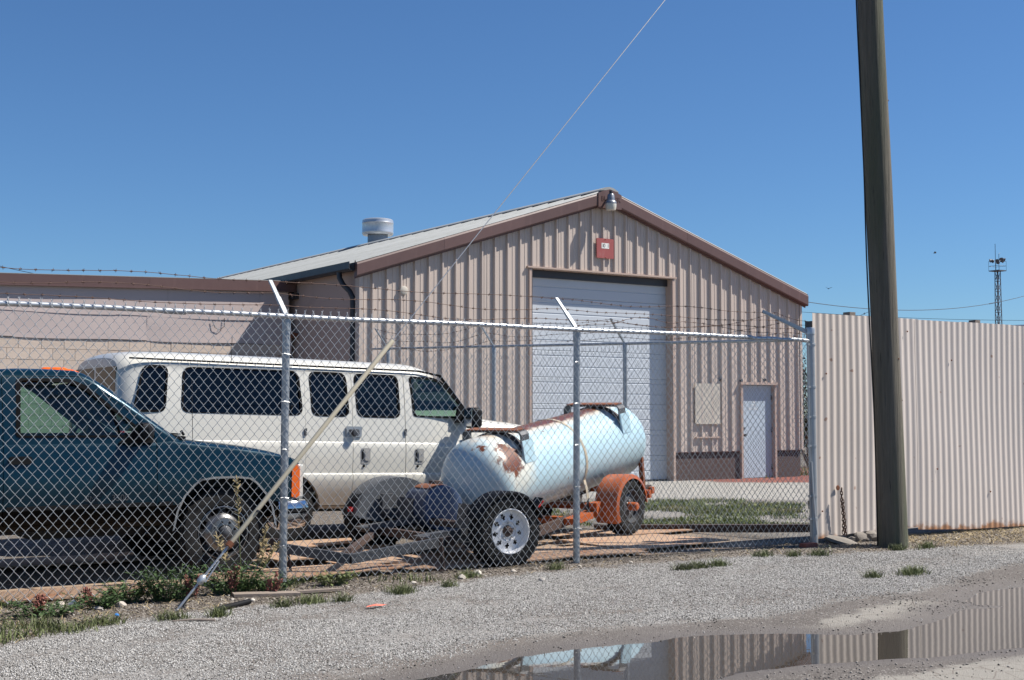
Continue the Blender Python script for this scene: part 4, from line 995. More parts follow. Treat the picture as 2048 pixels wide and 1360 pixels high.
# ------------------------------------------------------------------ wheels
def make_wheel(parent, c, side, r, w, style, name='wheel'):
    """wheel at c, outer face towards side*y; parts: tyre, rim (holes really cut out), hub, lugs"""
    ro = {'spoke': .62, 'steel': .60, 'dually': .60, 'small': .56, 'van': .58}[style] * r
    s = side
    root = MB()
    prof = [(ro, w * .46), (ro + .012, w * .52), (ro + (r - ro) * .45, w * .56), (r * .93, w * .52), (r * .985, w * .42)]
    tread = []
    for k in range(5):
        a = w * (.42 - .21 * k)
        tread += [(r, a), (r, a - w * .13), (r - .012, a - w * .145), (r - .012, a - w * .2)]
    prof += [(q, z) for q, z in tread if z > -w * .42]
    prof += [(r * .985, -w * .42), (r * .93, -w * .5), (ro + (r - ro) * .45, -w * .54), (ro, -w * .46)]
    ty = MB(); ty.lathe(prof, (0, 0, 0), (0, s, 0), 48)
    # lateral tread blocks on the shoulder
    for j in range(30):
        t = 2 * PI * j / 30; d = Vector((math.cos(t), 0, math.sin(t)))
        for q in (.40, -.40):
            p = d * (r * .985); R = Matrix((d.cross(Vector((0, 1, 0))), Vector((0, 1, 0)), d)).transposed()
            ty.box(p + Vector((0, s * w * q, 0)), (.035, w * .15, .014), R)
    tyre = ty.build(name, MT['rubber'], parent, 35, loc=c)
    holes = {'spoke': (9, .52, .78), 'steel': (8, .66, .84), 'dually': (8, .74, .88), 'small': (6, .55, .75), 'van': (8, .66, .84)}[style]
    mat = {'spoke': MT['white_rim'], 'steel': MT['steel_grey'], 'dually': MT['hub_steel'], 'small': MT['steel_grey'], 'van': MT['chrome_dull']}[style]
    nh, h0, h1 = holes; seg = nh * 8
    depth = {'spoke': -.06, 'steel': -.05, 'dually': .015, 'small': -.04, 'van': -.02}[style]
    base = w * .46
    if style == 'dually': pr2 = [(ro, base + .012), (ro * .96, base + .014), (ro * .93, base - .015), (ro * .90, base - .05), (ro * .885, base - .06), (ro * h1, base - .045), (ro * .82, base - .03), (ro * h0, base - .008), (ro * .66, base + .02), (ro * .58, base + .028), (ro * .54, base + .045), (ro * .30, base + .05)]
    else: pr2 = [(ro, base + .012), (ro * .965, base + .014), (ro * .94, base - .01), (ro * .91, base + depth), (ro * h1, base + depth), (ro * (h0 * .35 + h1 * .65), base + depth + .006), (ro * (h0 * .65 + h1 * .35), base + depth + .012), (ro * h0, base + depth + .018), (ro * .44, base + depth + .024), (ro * .40, base + depth + .012), (ro * .26, base + depth + .012)]
    k0 = next(i for i, q in enumerate(pr2) if abs(q[0] - ro * h1) < 1e-6); k1 = next(i for i, q in enumerate(pr2) if abs(q[0] - ro * h0) < 1e-6)
    def skip(i, j):
        if not (k0 <= i < k1): return False
        ph = j % 8; mid_ = (i - k0 + .5) / (k1 - k0)
        wide = 2 if abs(mid_ - .5) < .3 else 1
        return abs(ph - 3.5) < wide
    rm = MB(); rm.lathe(pr2, (0, 0, 0), (0, s, 0), seg, skip=skip)
    rim = rm.build('rim', mat, tyre, 40)
    bk = MB(); bk.lathe([(ro * .995, base - .06), (ro * .93, -.05), (.02, -.05)], (0, 0, 0), (0, s, 0), 24); bk.build('brake_drum', MT['dark_rust'], tyre, 40)
    hb = MB()
    hr = ro * .2; top = base + (depth if style != 'dually' else .05)
    hb.lathe([(ro * .27, top + .01), (hr, top + .03), (hr * .9, top + .055), (hr * .5, top + .065), (0, top + .065)], (0, 0, 0), (0, s, 0), 16)
    hb.build('hub', MT['dark_rust'] if style in ('spoke', 'small') else (MT['red_lens'] if style == 'x' else MT['steel_grey']), tyre, 40)
    nl = {'spoke': 5, 'steel': 6, 'dually': 8, 'small': 4, 'van': 8}[style]; lr = ro * (.34 if style != 'dually' else .42)
    for j in range(nl):
        t = 2 * PI * j / nl + .3; lg = MB(); lg.lathe([(.011, 0), (.011, .02), (.006, .026), (0, .026)], (lr * math.cos(t), s * (top + (.012 if style != 'dually' else -.012)), lr * math.sin(t)), (0, s, 0), 6); lg.build('lug_nut', MT['chrome_dull'] if style != 'dually' else MT['black_plastic'], tyre)
    return tyre

def boolmesh(me, polys, axis, a, b, op='DIFFERENCE'):
    for poly in polys:
        cb = MB()
        if axis == 'y': cb.prism(poly, a, b, lambda p, q, t: (p, t, q))
        elif axis == 'x': cb.prism(poly, a, b, lambda p, q, t: (t, p, q))
        else: cb.prism(poly, a, b, lambda p, q, t: (p, q, t))
        me = boolean(me, cb.mesh('cutter', MT['seal']), op)
    return me

def grow(poly, d):
    cx = sum(p[0] for p in poly) / len(poly); cy = sum(p[1] for p in poly) / len(poly); out = []
    for x, y in poly:
        L = math.hypot(x - cx, y - cy); out.append((x + (x - cx) / L * d, y + (y - cy) / L * d))
    return out

# ------------------------------------------------------------------ the white passenger van
VX = 7.30; VY = 13.42 + 1.0
van = thing('passenger_van', 'off white long passenger van parked nose right behind the fence', 'van', (VX, VY, -.045), (0, math.radians(1.35), 0))
# outline of half a cross-section: (half width, height); heights follow the roof height h and belt
def van_ring(x, hw, zt, zb, front=0.0):
    """front 0..1 blends the body section into the lower, narrower hood section of height zt"""
    body = [(.0, zb), (.62, zb), (.885, zb + .01), (.93, zb + .05), (.965, .62), (.985, .72), (.99, .785), (.985, .80), (.968, .815), (.972, .95), (.970, 1.10), (.962, 1.155), (.955, 1.165), (.945, 1.30), (.925, 1.50), (.895, 1.70), (.862, 1.88), (.845, 1.95), (.848, 1.962), (.835, 1.985), (.80, 2.03), (.72, 2.075), (.55, 2.11), (.30, 2.125), (0, 2.13)]
    out = []
    for k, (y, z) in enumerate(body):
        if z > 1.165: z2 = 1.165 + (z - 1.165) * (zt - 1.165) / (2.13 - 1.165) if zt > 1.165 else min(z, zt - (2.13 - z) * .02)
        else: z2 = min(z, zt - .02 - (24 - k) * .0005)
        out.append((x, y * hw, z2))
    return [(x, -y, z) for (x, y, z) in out] + [(x, y, z) for (x, y, z) in out[-2:0:-1]]
xs = [(-3.12, .86, 1.96, .62), (-3.11, .90, 2.03, .52), (-3.06, .945, 2.075, .46), (-2.98, .975, 2.095, .43), (-2.86, .992, 2.11, .41), (-2.7, 1, 2.12, .40), (-2.55, 1, 2.125, .40)]
xs += [(x, 1, 2.13, .40) for x in np.arange(-2.4, .31, .15)]
xs += [(.42, 1, 2.125, .40), (.52, .998, 2.112, .40), (.62, .995, 2.085, .40), (.70, .99, 2.045, .40)]
# windshield slope then hood
xs += [(.80, .985, 1.965, .40), (.95, .98, 1.80, .40), (1.10, .978, 1.645, .40), (1.25, .976, 1.555, .40), (1.38, .975, 1.505, .40), (1.48, .975, 1.485, .40), (1.62, .972, 1.47, .40), (1.85, .968, 1.45, .40), (2.1, .962, 1.415, .40), (2.35, .95, 1.36, .42), (2.55, .93, 1.28, .44), (2.68, .89, 1.17, .46), (2.74, .82, 1.02, .50)]
def section_loft(rows): 
    mb = MB(); mb.loft([van_ring(*r) for r in rows]); return mb
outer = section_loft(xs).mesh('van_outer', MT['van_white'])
inner_rows = [(-3.0, .87, 2.02, .52)] + [(x, .945, 2.075, .46) for x in (-2.8, -1.6, -.6, .3)] + [(.62, .93, 2.03, .46), (.74, .93, 1.955, .46), (.90, .925, 1.80, .46), (1.06, .92, 1.64, .46), (1.2, .92, 1.50, .46), (1.33, .92, 1.385, .46), (1.42, .92, 1.31, .46)]
inner = section_loft(inner_rows).mesh('van_inner', MT['interior'])
me = boolean(outer, inner, 'DIFFERENCE')
WIN = {   # side windows (x, z), local
    'rear': rpoly([(-2.93 + .02, 1.50), (-2.90, 1.94), (-2.64, 1.945), (-2.60, 1.49)], .09),
    'long': rpoly([(-2.47, 1.455), (-2.44, 1.945), (-1.10, 1.955), (-1.06, 1.455)], .10),
    'cargo_a': rpoly([(-.95, 1.455), (-.975, 1.955), (-.51, 1.955), (-.48, 1.455)], .09),
    'cargo_b': rpoly([(-.38, 1.455), (-.41, 1.955), (.175, 1.955), (.185, 1.455)], .09),
    'front': rpoly([(.36, 1.475), (.325, 1.95), (.66, 1.95), (.79, 1.895), (1.16, 1.50), (1.15, 1.465)], .05),
}
WIN['rear'] = rpoly([(-2.985, 1.455), (-2.87, 1.945), (-2.60, 1.95), (-2.64, 1.455)], .085)
me = boolmesh(me, list(WIN.values()), 'y', -1.3, 1.3)
me = boolmesh(me, [rpoly([(-.80, 1.50), (-.70, 1.93), (.70, 1.93), (.80, 1.50)], .08)], 'x', .70, 1.6)
me = boolmesh(me, [rpoly([(-.78, 1.42), (-.68, 1.92), (-.04, 1.92), (-.04, 1.42)], .07), rpoly([(.78, 1.42), (.68, 1.92), (.04, 1.92), (.04, 1.42)], .07)], 'x', -3.4, -2.8)
for wx in (-1.28, 2.02):
    arch = [(wx + .47 * math.cos(t), .36 + .47 * math.sin(t)) for t in np.linspace(0, PI, 15)] + [(wx - .47, .0), (wx + .47, .0)]
    me = boolmesh(me, [arch], 'y', -1.2, -.60); me = boolmesh(me, [arch], 'y', .60, 1.2)
# near side doors cut free of the body with a real gap
DOORS = {'cargo_a': rpoly([(-1.03, .45), (-1.03, 1.965), (-.445, 1.965), (-.445, .45)], .04), 'cargo_b': rpoly([(-.437, .45), (-.437, 1.965), (.245, 1.965), (.245, .45)], .04),
         'front': rpoly([(.253, .45), (.253, 1.965), (.70, 1.965), (.80, 1.945), (1.28, 1.42), (1.40, 1.30), (1.40, .85), (1.30, .45)], .04)}
doors = {}
for k, poly in DOORS.items():
    doors[k] = boolmesh(me.copy(), [poly], 'y', -1.25, -.74, 'INTERSECT')
for k, poly in DOORS.items(): me = boolmesh(me, [grow(poly, .007)], 'y', -1.25, -.74)
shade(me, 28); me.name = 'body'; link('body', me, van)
def side_y(z):
    pts = [(.815, .968), (.95, .972), (1.10, .970), (1.165, .955), (1.30, .945), (1.50, .925), (1.70, .895), (1.88, .862), (1.95, .845)]
    return np.interp(z, [p[0] for p in pts], [p[1] for p in pts])
def pane(poly, s, name, mat, parent, inset=.012, th=.006):
    mb = MB(); n = len(poly)
    for d in (inset, inset + th): mb.v += [(x, s * (side_y(z) - d), z) for x, z in poly]
    mb.f = [tuple(range(n)), tuple(range(2 * n - 1, n - 1, -1))] + [(i, (i + 1) % n, n + (i + 1) % n, n + i) for i in range(n)]; mb.mi = [0] * len(mb.f)
    return mb.build(name, mat, parent)
def seal(poly, s, parent, wd=.022, name='window_seal', out=.004):
    mb = MB(); n = len(poly); inn = grow(poly, -wd)
    for pl_ in (grow(poly, .004), inn):
        for d in (-out, .014): mb.v += [(x, s * (side_y(z) - d), z) for x, z in pl_]
    for i in range(n):
        j = (i + 1) % n
        mb.f += [(i, j, 2 * n + j, 2 * n + i), (n + j, n + i, 3 * n + i, 3 * n + j), (i, n + i, n + j, j), (2 * n + i, 2 * n + j, 3 * n + j, 3 * n + i)]
    mb.mi = [0] * len(mb.f); return mb.build(name, MT['seal'], parent, 50)
for k, poly in WIN.items():
    for s in (-1, 1):
        par = van
        if s == -1 and k in doors: continue
        g = pane(poly, s, 'side_window', MT['glass_front'] if k == 'front' else MT['glass_van'], par); seal(poly, s, g)
for k, me_d in doors.items():
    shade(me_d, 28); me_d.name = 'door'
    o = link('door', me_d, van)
    g = pane(WIN[k], -1, 'door_window', MT['glass_front'] if k == 'front' else MT['glass_van'], o); seal(WIN[k], -1, o, .03 if k == 'front' else .022)
    if k != 'cargo_a':
        hx = -.28 if k == 'cargo_b' else .43
        mb = MB(); mb.prism(rrect(hx - .06, hx + .06, .92, 1.10, .02, 3), -.975, -.966, lambda p, q, t: (p, t, q)); mb.build('door_handle', MT['handle_grey'], o)
        mb = MB(); mb.prism(rrect(hx - .052, hx - .028, .945, 1.085, .01, 3), -.9775, -.973, lambda p, q, t: (p, t, q)); mb.build('handle_recess', MT['black_plastic'], o)
        mb = MB(); mb.prism(rrect(hx - .012, hx + .048, .955, 1.07, .015, 3), -.983, -.973, lambda p, q, t: (p, t, q)); mb.build('handle_paddle', MT['handle_grey'], o)
        mb = MB(); mb.lathe([(0, -.982), (.014, -.98), (.016, -.965)], (hx - .02, 0, .895), (0, 1, 0), 12); mb.build('lock_cylinder', MT['black_plastic'], o)
for hx, zz in ((-1.035, 1.27), (-1.035, .75), (.245, 1.285), (.245, .76)):
    mb = MB(); mb.box((hx, -side_y(zz) - .006, zz), (.022, .02, .075)); mb.box((hx + .012, -side_y(zz) - .004, zz + .028), (.012, .014, .03)); mb.build('door_hinge', MT['steel_grey'], van)
# padlock hasp over the cargo doors
mb = MB(); mb.prism(rrect(-.53, -.44, 1.225, 1.345, .008, 2), -.966, -.950, lambda p, q, t: (p, t, q)); mb.prism(rrect(-.435, -.335, 1.225, 1.345, .008, 2), -.966, -.950, lambda p, q, t: (p, t, q)); hp = mb.build('hasp', MT['galv'], van)
mb = MB(); mb.box((-.437, -.975, 1.285), (.11, .03, .05)); mb.lathe([(0, -.05), (.04, -.045), (.044, 0), (.04, .01)], (-.43, -.98, 1.275), (0, 1, 0), 16); mb.build('padlock', MT['steel_grey'], hp, 40)
mb = MB(); mb.prism([(-3.02, 2.003), (.45, 2.008), (.74, 1.965), (1.28, 1.40), (1.30, 1.405), (.76, 1.985), (.46, 2.028), (-3.02, 2.020)], -.862, -.842, lambda p, q, t: (p, t, q)); mb.build('drip_rail', MT['seal'], van, 50)
mb = MB(); mb.prism([(-3.02, 2.003), (.45, 2.008), (.74, 1.965), (1.28, 1.40), (1.30, 1.405), (.76, 1.985), (.46, 2.028), (-3.02, 2.020)], .842, .862, lambda p, q, t: (p, t, q)); mb.build('drip_rail', MT['seal'], van, 50)
# windshield, back glass
mb = MB(); mb.add([(1.27, -.79, 1.49), (1.27, .79, 1.49), (.755, .69, 1.945), (.755, -.69, 1.945), (1.285, 0, 1.495), (.775, 0, 1.955)], [(0, 4, 5, 3), (4, 1, 2, 5)]); mb.build('windshield', MT['glass_front'], van, 60)
for s in (-1, 1):
    mb = MB(); mb.box((-3.117, s * .385, 1.67), (.012, .70, .51)); mb.build('rear_window', MT['glass_dark'], van)
    mb = MB(); mb.prism(rrect(s * .86 - .05, s * .86 + .05, .95, 1.35, .02, 3), -3.125, -3.06, lambda p, q, t: (t, p, q)); mb.build('tail_light', MT['red_lens'], van)
mb = MB(); mb.prism(rrect(-.96, .96, .46, .62, .04, 3), -3.24, -3.10, lambda p, q, t: (t, p, q)); mb.build('rear_bumper', MT['chrome_dull'], van, 40)
mb = MB(); mb.prism(rrect(-.95, .95, .42, .62, .05, 3), 2.72, 2.86, lambda p, q, t: (t, p, q)); mb.build('front_bumper', MT['chrome_dull'], van, 40)
mb = MB(); mb.prism(rrect(-.52, .52, .68, .92, .03, 3), 2.71, 2.765, lambda p, q, t: (t, p, q)); mb.build('grille', MT['black_plastic'], van)
for s in (-1, 1):
    mb = MB(); mb.prism(rrect(s * .68 - .12, s * .68 + .12, .70, .90, .03, 3), 2.66, 2.755, lambda p, q, t: (t, p, q)); mb.build('headlight', MT['lens'], van)
# mirrors
for s in (-1, 1):
    mb = MB(); rr_ = []
    for t, sc in ((-.05, .6), (-.045, .85), (-.02, 1), (.05, 1), (.085, .9), (.10, .7)):
        rr_.append([(1.04 + t, s * (.96 + .185) + p * sc, 1.475 + q * sc) for p, q in rrect(-.105, .105, -.125, .125, .05, 4)])
    mb.loft(rr_); mr = mb.build('mirror', MT['black_plastic'], van, 40)
    mb = MB(); mb.box((.985, s * 1.145, 1.475), (.006, .17, .2)); mb.build('mirror_glass', MT['chrome'], mr)
    mb = MB(); mb.prism([(.92, 1.415), (1.16, 1.415), (1.19, 1.46), (1.17, 1.5), (1.02, 1.62), (.97, 1.62)], s * .925, s * .965, lambda p, q, t: (p, t, q)); mb.bar((1.06, s * .93, 1.45), (1.09, s * 1.07, 1.46), .10, .07); mb.build('mirror_bracket', MT['black_plastic'], mr)
# inside: rows of bench seats and a floor
mb = MB(); mb.box((-.8, 0, .62), (4.0, 1.74, .04)); mb.build('floor', MT['interior'], van)
for x in (-2.25, -1.45, -.62):
    mb = MB(); mb.box((x, .12, .92), (.48, 1.3, .16)); mb.box((x - .22, .12, 1.26), (.13, 1.3, .62), (0, -.16, 0)); mb.box((x, .12, .74), (.4, 1.2, .22)); mb.build('bench_seat', MT['seat_grey'], van)
for s in (-1, 1):
    mb = MB(); mb.box((.28, s * .47, .95), (.5, .52, .16)); mb.box((.06, s * .47, 1.30), (.14, .48, .62), (0, -.2, 0)); mb.box((-.02, s * .47, 1.68), (.08, .24, .16), (0, -.15, 0)); mb.box((.28, s * .47, .76), (.4, .4, .24)); mb.build('front_seat', MT['seat_grey'], van)
mb = MB(); mb.box((1.16, 0, 1.22), (.36, 1.7, .26)); mb.box((1.3, 0, 1.0), (.2, 1.6, .4)); mb.build('dashboard', MT['interior'], van)
mb = MB(); mb.tube([(.82 + .07 * math.sin(t) * .5, .47 + .19 * math.cos(t), 1.32 + .17 * math.sin(t)) for t in np.linspace(0, 2 * PI, 25)[:-1]], .014, 6, closed=True); mb.build('steering_wheel', MT['black_plastic'], van, 50)
for wx in (-1.28, 2.02):
    for s in (-1, 1): make_wheel(van, (wx, s * .84, .375 + (.03 if wx < 0 else -.03)), s, .375, .22, 'van')
mb = MB(); mb.box((-.1, 0, .42), (5.0, .9, .14)); mb.tube([(-1.28, -.7, .4), (-1.28, .7, .4)], .06, 10); mb.tube([(2.02, -.7, .36), (2.02, .7, .36)], .05, 10); mb.build('chassis', MT['interior'], van)
mb = MB(); mb.tube([(-1.93, -.93, 2.01), (-1.93, -.935, 2.3)], .0035, 5); mb.build('antenna', MT['cable_black'], van)

# ------------------------------------------------------------------ the teal pickup truck
PX, PY = 4.45, 11.16 + .975
pk_ = thing('pickup_truck', 'dark teal pickup truck parked nose right just behind the fence', 'pickup', (PX, PY, 0))
def truck_ring(x, hw, zt, zb, crown=.03):
    body = [(0, zb), (.80, zb), (.90, zb + .02), (.945, zb + .08), (.965, .62), (.972, .70), (.975, .80), (.972, .90), (.962, 1.0), (.952, 1.06)]
    body = [(y, min(z, zt - .10 + .01 * i)) for i, (y, z) in enumerate(body)]
    body += [(.948, zt - .055), (.935, zt - .03), (.90, zt - .012), (.84, zt - .002), (.72, zt + .008), (.45, zt + crown * .7), (0, zt + crown)]
    out = [(x, y * hw / 1.0, z) for y, z in body]
    return [(a, -y, z) for a, y, z in out] + [(a, y, z) for a, y, z in out[-2:0:-1]]
rows = [(-4.42, .985, 1.20, .56), (-4.40, 1, 1.22, .50), (-4.2, 1, 1.225, .48)] + [(x, 1, 1.225, .46) for x in np.arange(-4.0, -.75, .25)]
rows += [(-.62, 1, 1.228, .46), (-.50, 1, 1.238, .46), (-.40, 1, 1.225, .46), (-.25, 1, 1.205, .46), (-.05, 1, 1.18, .46), (.15, 1, 1.158, .46), (.35, .998, 1.13, .48), (.52, .992, 1.095, .50), (.64, .98, 1.06, .52), (.70, .965, 1.035, .54), (.735, .945, 1.005, .56), (.745, .92, .97, .60)]
mb = MB(); mb.loft([truck_ring(*r) for r in rows]); me = mb.mesh('body', MT['teal'])
ib = MB(); ib.loft([[(x, -.86, .5), (x, -.86, zt), (x, .86, zt), (x, .86, .5)] for x, zt in ((-1.95, 1.4), (-.45, 1.4))]); me = boolean(me, ib.mesh('c', MT['teal']), 'DIFFERENCE')
ib = MB(); ib.loft([[(x, -.84, .80), (x, -.84, 1.4), (x, .84, 1.4), (x, .84, .80)] for x in (-4.32, -2.16)]); me = boolean(me, ib.mesh('c', MT['teal']), 'DIFFERENCE')
def arch_poly(ax, w0=.47, top=.875):
    return [(ax - w0, .30), (ax - w0, .44), (ax - w0 + .035, .60), (ax - w0 + .10, .73), (ax - w0 + .19, .825), (ax - .22, top - .012), (ax - .1, top), (ax + .1, top), (ax + .22, top - .012), (ax + w0 - .19, .825), (ax + w0 - .10, .73), (ax + w0 - .035, .60), (ax + w0, .44), (ax + w0, .30)]
for ax in (0.0, -3.34):
    me = boolmesh(me, [arch_poly(ax)], 'y', -1.2, -.55); me = boolmesh(me, [arch_poly(ax)], 'y', .55, 1.2)
# greenhouse
def gring(x0, x1, hw, z, r=.09, n=5):
    return [(p, q, z) for p, q in rrect(x0, x1, -hw, hw, r, n)]
gl_ = [(-2.05, -.36, .935, 1.17), (-2.05, -.40, .932, 1.225), (-2.045, -.56, .915, 1.34), (-2.04, -.80, .88, 1.52), (-2.03, -1.05, .835, 1.70), (-2.02, -1.14, .81, 1.755), (-1.99, -1.20, .78, 1.795), (-1.93, -1.27, .73, 1.82), (-1.75, -1.45, .50, 1.838)]
mb = MB(); mb.loft([gring(a, b_, w, z, min(.09, w * .3)) for a, b_, w, z in gl_]); cab = mb.mesh('cab', MT['teal'])
gi = [(-1.99, -.36, .885, 1.10), (-1.99, -.45, .88, 1.225), (-1.985, -.62, .86, 1.34), (-1.98, -.86, .825, 1.52), (-1.97, -1.11, .78, 1.70), (-1.95, -1.22, .75, 1.765), (-1.9, -1.32, .68, 1.785)]
mb = MB(); mb.loft([gring(a, b_, w, z, .08) for a, b_, w, z in gi]); cab = boolean(cab, mb.mesh('c', MT['interior']), 'DIFFERENCE')
PWIN = rpoly([(-1.80, 1.255), (-1.785, 1.745), (-1.36, 1.745), (-1.22, 1.69), (-.70, 1.265), (-.71, 1.25)], .045)
cab = boolmesh(cab, [PWIN], 'y', -1.2, 1.2)
cab = boolmesh(cab, [rpoly([(-.83, 1.27), (-.72, 1.735), (.72, 1.735), (.83, 1.27)], .07)], 'x', -1.25, .2)
cab = boolmesh(cab, [rpoly([(-.72, 1.30), (-.66, 1.70), (.66, 1.70), (.72, 1.30)], .07)], 'x', -2.3, -1.8)
# door cut out of body and cab
DOOR = rpoly([(-1.90, .53), (-1.90, 1.76), (-1.28, 1.765), (-1.17, 1.725), (-.66, 1.30), (-.63, 1.20), (-.63, .75), (-.66, .53)], .04)
dl = boolmesh(me.copy(), [DOOR], 'y', -1.2, -.80, 'INTERSECT'); du_ = boolmesh(cab.copy(), [DOOR], 'y', -1.2, -.70, 'INTERSECT')
me = boolmesh(me, [grow(DOOR, .007)], 'y', -1.2, -.80); cab = boolmesh(cab, [grow(DOOR, .007)], 'y', -1.2, -.70)
shade(me, 30); me.name = 'body'; link('body', me, pk_); shade(cab, 30); cab.name = 'cab'; link('cab', cab, pk_)
bmj = bmesh.new(); bmj.from_mesh(dl); bmj.from_mesh(du_); dm_ = bpy.data.meshes.new('door'); bmj.to_mesh(dm_); bmj.free(); dm_.materials.append(MT['teal']); shade(dm_, 30); pdoor = link('door', dm_, pk_)
def cab_y(z): return float(np.interp(z, [1.17, 1.225, 1.34, 1.52, 1.70, 1.755], [.935, .932, .915, .88, .835, .81]))
def cpane(poly, s, parent, mat, name, d=.02):
    mb = MB(); n = len(poly)
    for k in (d, d + .006): mb.v += [(x, s * (cab_y(z) - k), z) for x, z in poly]
    mb.f = [tuple(range(n)), tuple(range(2 * n - 1, n - 1, -1))] + [(i, (i + 1) % n, n + (i + 1) % n, n + i) for i in range(n)]; mb.mi = [0] * len(mb.f); return mb.build(name, mat, parent)
def cseal(poly, s, parent, wd):
    mb = MB(); n = len(poly); inn = grow(poly, -wd)
    for pl_ in (grow(poly, .006), inn):
        for d in (-.006, .016): mb.v += [(x, s * (cab_y(z) - d), z) for x, z in pl_]
    for i in range(n):
        j = (i + 1) % n; mb.f += [(i, j, 2 * n + j, 2 * n + i), (n + j, n + i, 3 * n + i, 3 * n + j), (i, n + i, n + j, j), (2 * n + i, 2 * n + j, 3 * n + j, 3 * n + i)]
    mb.mi = [0] * len(mb.f); return mb.build('window_seal', MT['seal'], parent, 50)
cpane(PWIN, -1, pdoor, MT['glass_truck'], 'door_window'); cseal(PWIN, -1, pdoor, .035)
cpane(PWIN, 1, pk_, MT['glass_truck'], 'side_window'); cseal(PWIN, 1, pk_, .035)
mb = MB(); mb.bar((-.93, -.905, 1.25), (-1.03, -.855, 1.60), .012, .02); mb.build('vent_window_bar', MT['seal'], pdoor)
mb = MB(); mb.add([(-.475, -.80, 1.285), (-.475, .80, 1.285), (-1.125, .70, 1.72), (-1.125, -.70, 1.72), (-.435, 0, 1.285), (-1.10, 0, 1.735)], [(0, 4, 5, 3), (4, 1, 2, 5)]); mb.build('windshield', MT['glass_truck'], pk_, 60)
mb = MB(); mb.box((-2.02, 0, 1.5), (.008, 1.4, .42)); mb.build('rear_window', MT['glass_truck'], pk_)
mb = MB(); mb.tube([(-.37, -.80, 1.27), (-.40, -.4, 1.275), (-.38, .1, 1.275)], .008, 6); mb.tube([(-.34, -.82, 1.262), (-.36, -.80, 1.30)], .012, 6); mb.build('wiper', MT['black_plastic'], pk_)
mb = MB(); mb.prism([(-.50, 1.235), (-.33, 1.222), (-.33, 1.25), (-.48, 1.272)], -.84, .84, lambda p, q, t: (p, t, q)); mb.build('cowl', MT['black_plastic'], pk_)
mb = MB(); mb.tube([(-.28, -.88, 1.2), (-.30, -.89, 1.75)], .003, 5); mb.build('antenna', MT['cable_black'], pk_)
# clearance lamps on the roof front
for yy in (-.58, -.32, 0, .32, .58):
    mb = MB(); zc = 1.828 - .10 * yy * yy
    mb.loft([[(-1.30 + p, yy + q * .6, zc - .05) for p, q in rrect(-.10, .10, -.075, .075, .05, 3)], [(-1.30 + p * .95, yy + q * .55, zc + .018) for p, q in rrect(-.10, .10, -.075, .075, .05, 3)], [(-1.31 + p * .5, yy + q * .35, zc + .042) for p, q in rrect(-.10, .10, -.075, .075, .05, 3)]])
    mb.build('clearance_lamp', MT['amber'], pk_, 50)
# chrome lips round the wheel arches
def arch_strip(ax, s):
    mb = MB(); P = arch_poly(ax)[1:-1]; n = len(P); outp = grow(P, .022)
    for pl_, y in ((P, .981), (outp, .981), (outp, .972), (P, .955)): mb.v += [(x, s * y, z) for x, z in pl_]
    for i in range(n - 1):
        for a, b_ in ((0, 1), (1, 2), (3, 0)): mb.f.append((a * n + i, a * n + i + 1, b_ * n + i + 1, b_ * n + i))
    mb.mi = [0] * len(mb.f); mb.build('arch_trim', MT['chrome'], pk_, 50)
for ax in (0, -3.34):
    for s in (-1, 1):
        arch_strip(ax, s)
        mb = MB(); mb.prism([(x, z) for x, z in grow(arch_poly(ax), -.004)], s * .62, s * .60, lambda p, q, t: (p, t, q)); mb.build('wheel_well', MT['interior'], pk_)
mb = MB(); mb.prism(rrect(-1.88, -.65, .655, .69, .01, 2), -.990, -.968, lambda p, q, t: (p, t, q)); mb.build('side_molding', MT['black_plastic'], pdoor)
for a, b_ in ((-.61, -.49),):
    mb = MB(); mb.prism(rrect(a, b_, .655, .69, .01, 2), -.990, -.968, lambda p, q, t: (p, t, q)); mb.build('side_molding', MT['black_plastic'], pk_)
for txt, x, sz in (('GMC', -1.185, .062), ('3500', -.95, .075)):
    o = link('badge', text_mesh('badge', txt, sz, MT['steel_grey'], .002), pdoor); o.rotation_euler = (PI / 2, 0, 0); o.location = (x, -.979, .735)
mb = MB(); mb.prism(rrect(-1.86, -1.68, 1.035, 1.10, .02, 3), -.975, -.956, lambda p, q, t: (p, t, q)); dh = mb.build('door_handle', MT['black_plastic'], pdoor)
# mirror
mb = MB(); rr_ = []
for t, sc, oy in ((0, .75, 0), (-.012, .98, 0), (-.06, 1, 0), (-.12, .8, .02), (-.15, .45, .03)):
    rr_.append([(-.83 - t * .9 + q * .0, -1.06 + oy + p * sc, 1.285 + q * sc - t * .10) for p, q in rrect(-.11, .11, -.075, .085, .045, 4)])
mb.loft(rr_); mr = mb.build('mirror', MT['black_plastic'], pk_, 40)
mb = MB(); mb.prism([(-.96, 1.20), (-.66, 1.20), (-.66, 1.265), (-.82, 1.32)], -.965, -.925, lambda p, q, t: (p, t, q)); mb.bar((-.80, -.93, 1.235), (-.78, -1.02, 1.245), .10, .06); mb.build('mirror_bracket', MT['black_plastic'], mr)
